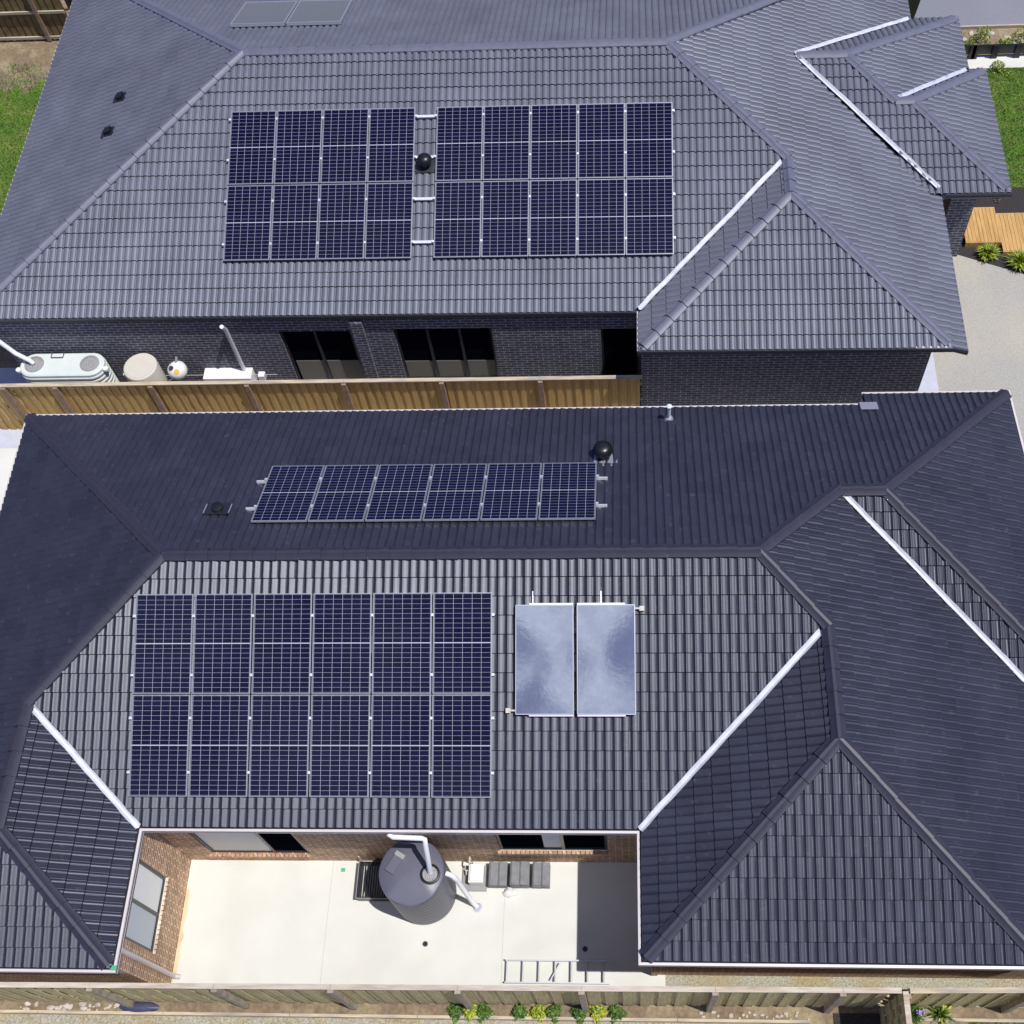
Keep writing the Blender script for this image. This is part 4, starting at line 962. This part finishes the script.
# tan soil stain along the left wall
st = MB(); rng = random.Random(3); pts = [(WX+.002, 3.3), (WX+.002, 5.0)]
for i in range(14): pts.append((WX+.05+rng.random()*.07*(1-abs(i/13-.4)), 5.0-i*.12))
struct('slab_stain', polysheet(pts, .0035), MT['stain'])

# ------------------------------------------------------------------ ALLEY OBJECTS (between the houses)
def stadium(x0, x1, y0, y1, n=16):
    r = (y1-y0)/2; cy = (y0+y1)/2; out = []
    for i in range(n+1): a = -math.pi/2+math.pi*i/n; out.append((x1-r+r*math.cos(a), cy+r*math.sin(a)))
    for i in range(n+1): a = math.pi/2+math.pi*i/n; out.append((x0+r+r*math.cos(a), cy+r*math.sin(a)))
    return out
e = empty('slimline_tank', (-12.45, 15.9, 0), 'pale slimline water tank with ribbed sides against the far house wall', 'water tank')
mb = MB(); vs = []; rings = []
z = 0; lv = [(0, 0)]
while z < 1.78: lv += [(z+.03, .0), (z+.05, .018), (z+.09, .018), (z+.11, 0)]; z += .12
lv += [(1.86, 0), (1.885, -.03)]
for zz, o in lv:
    for x, y in stadium(-13.40-o, -11.50+o, 15.58-o, 16.20+o): vs.append((x, y, zz))
m_ = len(stadium(0, 3, 0, 1)); fs = [(k*m_+i, k*m_+(i+1) % m_, (k+1)*m_+(i+1) % m_, (k+1)*m_+i) for k in range(len(lv)-1) for i in range(m_)]
fs += [tuple(range((len(lv)-1)*m_, len(lv)*m_))]
mb.add(vs, fs); mb.build('body', MT['tank_beige'], e, smooth=30)
for x in (-13.07, -11.82):
    o = MB().lathe((x, 15.89, 1.885), [(.215, 0), (.215, .02), (.17, .025), (.17, .012)], 28).build('lid', MT['grey'], e, smooth=40)
    MB().lathe((x, 15.89, 1.89), [(.165, 0), (.165, .012), (.03, .016)], 28).build('strainer', bpy.data.materials['leaf_strainer'], o)
for x in (-13.42, -11.46): MB().lathe((x, 15.78, 1.80), [(.06, 0), (.06, .06), (.03, .07)], 14).build('spigot', MT['white'], e)
mb = MB(); mb.tube([(-12.72, 16.21, 1.92), (-12.72, 16.05, 1.92), (-12.45, 16.05, 1.92), (-12.45, 16.21, 1.92)], .01, 6); mb.build('strap', MT['label'], e)
e = empty('inlet_pipe', (-13.07, 15.89, 1.9), 'white pipe bending down from the far gutter into the slimline tank', 'pipe')
MB().tube([FR((-14.05, 16.12, 2.88)), (-13.78, 16.10, 2.75), (-13.55, 16.08, 2.25), (-13.42, 16.02, 2.12), (-13.12, 15.90, 2.02), (-13.08, 15.89, 1.93)], .05, 14).build('pipe', MT['pvc'], e, smooth=50)
e = empty('hot_water_cylinder', (-10.72, 15.87, 0), 'tan hot water cylinder standing between the slimline tank and the white gauge unit', 'water heater')
MB().lathe((-10.72, 15.87, 0), [(.36, 0), (.38, .03), (.38, 1.74), (.365, 1.78), (.34, 1.79)], 40).build('body', MT['tan'], e, smooth=35)
MB().lathe((-10.72, 15.87, 1.79), [(.33, 0), (.33, .012), (.02, .02)], 40).build('lid', MT['tan'], e, smooth=35)
MB().tube([(-10.36, 15.9, 1.1), (-10.22, 16.05, 1.1), (-10.2, 16.2, 1.12)], .018).build('pipe', MT['pvc'], e)
MB().tube([(-11.10, 15.86, 1.45), (-11.2, 15.9, 1.45), (-11.2, 16.0, 1.2)], .03).build('valve', MT['white'], e)
e = empty('gauge_unit', (-9.98, 15.9, 0), 'rounded white filter unit with a yellow label beside the tan cylinder', 'filter unit')
mb = MB(); mb.lathe((-9.98, 15.95, 1.32), [(.05, 0), (.17, .05), (.215, .16), (.20, .28), (.12, .36), (.04, .38)], 28)
mb.build('body', MT['white'], e, smooth=50)
MB().tube([(-9.98, 15.95, 0), (-9.98, 15.95, 1.36)], .06).build('stand', MT['grey'], e)
MB().tube([(-9.98, 16.02, 1.66), (-9.95, 16.12, 1.78)], .03).build('nozzle', MT['alu'], e)
def decal(c, n_, r, mname, nm, inner=0.):
    c, n_ = Vector(c), Vector(n_).normalized(); a = n_.cross(Vector((0, 0, 1))).normalized(); b = n_.cross(a)
    mb = MB(); k = 18; vs = [c+n_*.012+a*r*math.cos(2*math.pi*i/k)+b*r*math.sin(2*math.pi*i/k) for i in range(k)]+[c-n_*.02+a*r*math.cos(2*math.pi*i/k)+b*r*math.sin(2*math.pi*i/k) for i in range(k)]
    mb.add(vs, [tuple(range(k)), tuple(range(k, 2*k))[::-1]]+[(i, (i+1) % k, (i+1) % k+k, i+k) for i in range(k)]); return mb.build(nm, MT[mname], e)
decal((-9.93, 15.81, 1.65), (.25, -.65, .72), .06, 'yellow', 'label'); decal((-10.055, 15.875, 1.69), (-.35, -.35, .87), .055, 'label', 'gauge')
e = empty('meter_box', (-9.0, 16.1, 0), 'long white box unit on the far house wall below the downpipe', 'box unit')
o = MB(FR).box(-9.52, -8.42, 15.92, 16.24, .30, 1.12).build('casing', MT['white'], e); md = o.modifiers.new('bevel', 'BEVEL'); md.width = .015; md.segments = 2
MB(FR).box(-8.32, -8.18, 16.08, 16.24, .8, .97).build('outlet', MT['white'], e)
MB(FR).box(-9.40, -8.60, 15.905, 15.918, .40, .95).build('grille', MT['grey'], e)
o = MB().tube([(-11.0, 16.22, .95), (-7.9, 16.20, .95)], .012).build('wall_pipe', MT['alu']); tag(o, 'thin pipe running along the dark brick wall behind the cylinder', 'pipe')

# ------------------------------------------------------------------ PLANTS
def shrub(x, y, r, h, n, mats, name, label, cat='plant', group=None, z0=0., blade=False, seed=1, fl=None):
    rng = random.Random(seed); mb = MB(); vs, fs, sl = [], [], []
    for i in range(n):
        a = rng.uniform(0, 6.28)
        if blade:
            el = rng.uniform(.5, 1.45); L_ = h*rng.uniform(.7, 1.2); d = Vector((math.cos(a)*math.cos(el), math.sin(a)*math.cos(el), math.sin(el)))
            b = Vector((x+rng.uniform(-.2, .2)*r, y+rng.uniform(-.2, .2)*r, z0)); s_ = Vector((-math.sin(a), math.cos(a), 0))*rng.uniform(.008, .016)
            m1 = b+d*L_*.6; m2 = b+d*L_+Vector((0, 0, -L_*.22)); k = len(vs)
            vs += [b-s_, b+s_, m1+s_, m1-s_, m2]; fs += [(k, k+1, k+2, k+3), (k+3, k+2, k+4)]; q = rng.choice(range(len(mats))); sl += [q, q]
        else:
            rr = r*(rng.random()**.6)*(1+.3*math.sin(3*a+seed)+.15*math.sin(7*a+seed)); zz = h*(.15+.85*rng.random())*math.sqrt(max(.05, 1-min(1, rr/r)**2))
            c = Vector((x+rr*math.cos(a), y+rr*math.sin(a), z0+zz)); u = Vector((rng.uniform(-1, 1), rng.uniform(-1, 1), rng.uniform(-.3, .7))).normalized()
            v = u.cross(Vector((rng.uniform(-1, 1), rng.uniform(-1, 1), 1))).normalized(); s_ = rng.uniform(.018, .036); k = len(vs)
            vs += [c-u*s_, c-v*s_*.5, c+u*s_, c+v*s_*.5]; fs += [(k, k+1, k+2, k+3)]; sl.append(rng.choice(range(len(mats))))
    mb.v = vs; mb.f = fs; mb.slots = sl
    e = empty(name, (x, y, z0), label, cat, group)
    mb.build('foliage', mats, e, recalc=False)
    if not blade:
        st_ = MB()
        for i in range(4):
            a = i*1.6; st_.tube([(x, y, z0-.01), (x+r*.4*math.cos(a), y+r*.4*math.sin(a), z0+h*.6)], .006, 5)
        st_.build('stem', MT['post'], e)
    if fl:
        f_ = MB()
        for i in range(14): f_.lathe((x+.12+rng.uniform(-.06, .06), y+rng.uniform(-.07, .05), z0+h*.8+rng.uniform(-.05, .05)), [(.005, 0), (.02, .012), (.012, .03)], 6)
        f_.build('flowers', fl, e)
    return e
trip = ['left', 'middle', 'right']
for g, (c, xs) in enumerate((('left', (-3.12, -2.86, -2.61)), ('middle', (-1.98, -1.66, -1.38)), ('right', (-.92, -.60, -.28)))):
    for j, x in enumerate(xs):
        yel = j == 1
        shrub(x, 2.91+random.uniform(-.012, .012), .14, .20, 420, [MT['leaf_y'], MT['leaf_y'], MT['leaf']] if yel else [MT['leaf'], MT['leaf_d'], MT['leaf']], 'small_shrub',
              f'{"lime yellow" if yel else "green"} low shrub, {trip[j]} one of the {c} group of three below the front fence', 'shrub', 'low shrubs along the front fence', seed=g*3+j)
shrub(4.85, 2.97, .25, .34, 150, [MT['leaf'], MT['leaf_d']], 'strappy_plant', 'green strappy plant with lilac flowers at the lower right', seed=21, blade=True, fl=MT['flower'])
shrub(5.35, 2.98, .2, .32, 80, [MT['leaf'], MT['leaf_y'], MT['leaf_d']], 'strappy_plant', 'small spiky green plant in the lower right mulch', seed=22, blade=True)
shrub(8.75, 20.10, .2, .36, 420, [MT['leaf'], MT['leaf_y']], 'grass_tuft', 'bright green grass tuft in dark mulch just below the timber deck', seed=23, blade=True)
shrub(9.45, 19.80, .22, .40, 460, [MT['leaf'], MT['leaf_y']], 'grass_tuft', 'bright green grass tuft at the right edge by the pale driveway', seed=24, blade=True)
shrub(9.25, 22.15, .25, .3, 200, [MT['leaf_r'], MT['leaf_r'], MT['leaf']], 'red_shrub', 'reddish brown low shrub beyond the timber deck', 'shrub', seed=25)
shrub(8.95, 22.5, .16, .4, 240, [MT['leaf_y'], MT['leaf']], 'round_shrub', 'round lime green shrub beside the porch corner', 'shrub', seed=26)
for k, (x, y, r, h) in enumerate(((9.75, 27.75, .25, .45), (10.9, 27.7, .35, .4), (10.35, 27.5, .2, .2), (9.35, 27.45, .2, .2), (11.0, 27.3, .25, .3), (10.0, 26.55, .25, .25))):
    shrub(x, y, r, h, 330, [MT['leaf'], MT['leaf_d'], MT['leaf_y']], 'garden_plant', ['tall green plant left of centre in the roadside bed', 'wide green plant at the right end of the roadside bed', 'tiny plant in the middle of the roadside bed', 'tiny plant by the porch corner in the roadside bed', 'green plant in front of the bed at the right edge', 'leafy clump where lawn meets the white path'][k], 'plant', 'plants in the roadside bed', seed=30+k)
# rocks at lower left
rng = random.Random(11)
def rock(x, y, r, label, z0=0.):
    mb = MB(); mb.lathe((x, y, z0-.02), [(r*.7, 0), (r, r*.4), (r*.8, r*.8), (r*.3, r)], 9, sq=(rng.uniform(.8, 1.5), rng.uniform(.7, 1.)))
    for v in mb.v: v.x += rng.uniform(-.2, .2)*r; v.y += rng.uniform(-.15, .15)*r; v.z += rng.uniform(-.1, .1)*r
    tag(mb.build('rock', MT['rock']), label, 'rock', 'rubble along the foot of the front fence')
for i in range(46): rock(rng.uniform(-11.2, -8.9), rng.uniform(2.86, 2.96), rng.uniform(.022, .055), 'pale rubble stone below the left end of the front fence')
for i in range(26): rock(rng.uniform(1.2, 3.1), rng.uniform(2.86, 2.97), rng.uniform(.014, .035), 'small pale stone at the fence foot left of the side fence')
for i in range(26): rock(rng.uniform(9.2, 11.4), rng.uniform(27.2, 28.1), rng.uniform(.04, .10), 'stone scattered in the roadside garden bed')
# dark bag at lower left
mb = MB(); mb.lathe((-8.85, 2.92, 0), [(.30, 0), (.33, .03), (.26, .07), (.1, .09)], 22, sq=(1.15, .30)); rng = random.Random(8)
for v in mb.v: v.x += rng.uniform(-.012, .012); v.z += rng.uniform(-.004, .008)
tag(mb.build('plastic_sheet', MT['label'], smooth=60), 'dark blue black sheet lying in the strip below the front fence', 'plastic sheet')

# ------------------------------------------------------------------ FRONT YARD, top right
def deck(x0, x1, y0, y1, z, label):
    e = empty('timber_deck', ((x0+x1)/2, (y0+y1)/2, 0), label, 'deck', 'timber boardwalk')
    mb = MB(); x = x0
    while x < x1-.01: mb.box(x+.003, min(x+.088, x1)-.003, y0, y1, z-.025, z); x += .09
    mb.build('boards', MT['deck'], e)
    mb = MB(); mb.box(x0, x1, y0-.03, y0-.002, .0, z-.003); mb.build('fascia_board', MT['deck'], e)
    MB().box(x0, x1, y1+.002, y1+.03, .0, z-.003).build('fascia_board', MT['deck'], e)
deck(8.25, 9.10, 20.42, 21.50, .16, 'golden timber deck section nearest the porch pier')
deck(9.11, 14.0, 20.15, 21.33, .12, 'golden timber boardwalk leading off the right edge')
e = empty('slat_screen', (10, 27.15, 0), 'low black slatted screen in front of the white path, top right', 'screen')
for i, x in enumerate((9.35, 9.42, 9.95, 10.55, 11.1, 11.7, 12.3)): 
    MB().box(x-.08, x+.08, 26.98, 27.03, 0, .42).build('slat', MT['black'], e)
MB().box(8.9, 14, 27.04, 27.09, .12, .40).build('rail', MT['black'], e)
e = empty('wheelie_bin', (7.75, 28.6, 0), 'dark green bin standing by the roof corner at the top of the photo', 'bin')
mb = MB(); vs = [(7.75+sx*w_, 28.7+sy*w_*1.1, z) for z, w_ in ((.05, .22), (.95, .29)) for sx, sy in ((-1, -1), (1, -1), (1, 1), (-1, 1))]
mb.add(vs, [(0, 3, 2, 1), (4, 5, 6, 7), (0, 1, 5, 4), (1, 2, 6, 5), (2, 3, 7, 6), (3, 0, 4, 7)]).build('body', mat('bin_green', (.015, .03, .022), .5), e)
MB().box(7.44, 8.06, 28.36, 29.04, .955, 1.0).build('lid', MT['black'], e)
for x in (7.50, 8.0): MB().tube([(x-.03, 29.0, .1), (x+.03, 29.0, .1)], .1, 14).build('wheel', MT['black'], e)
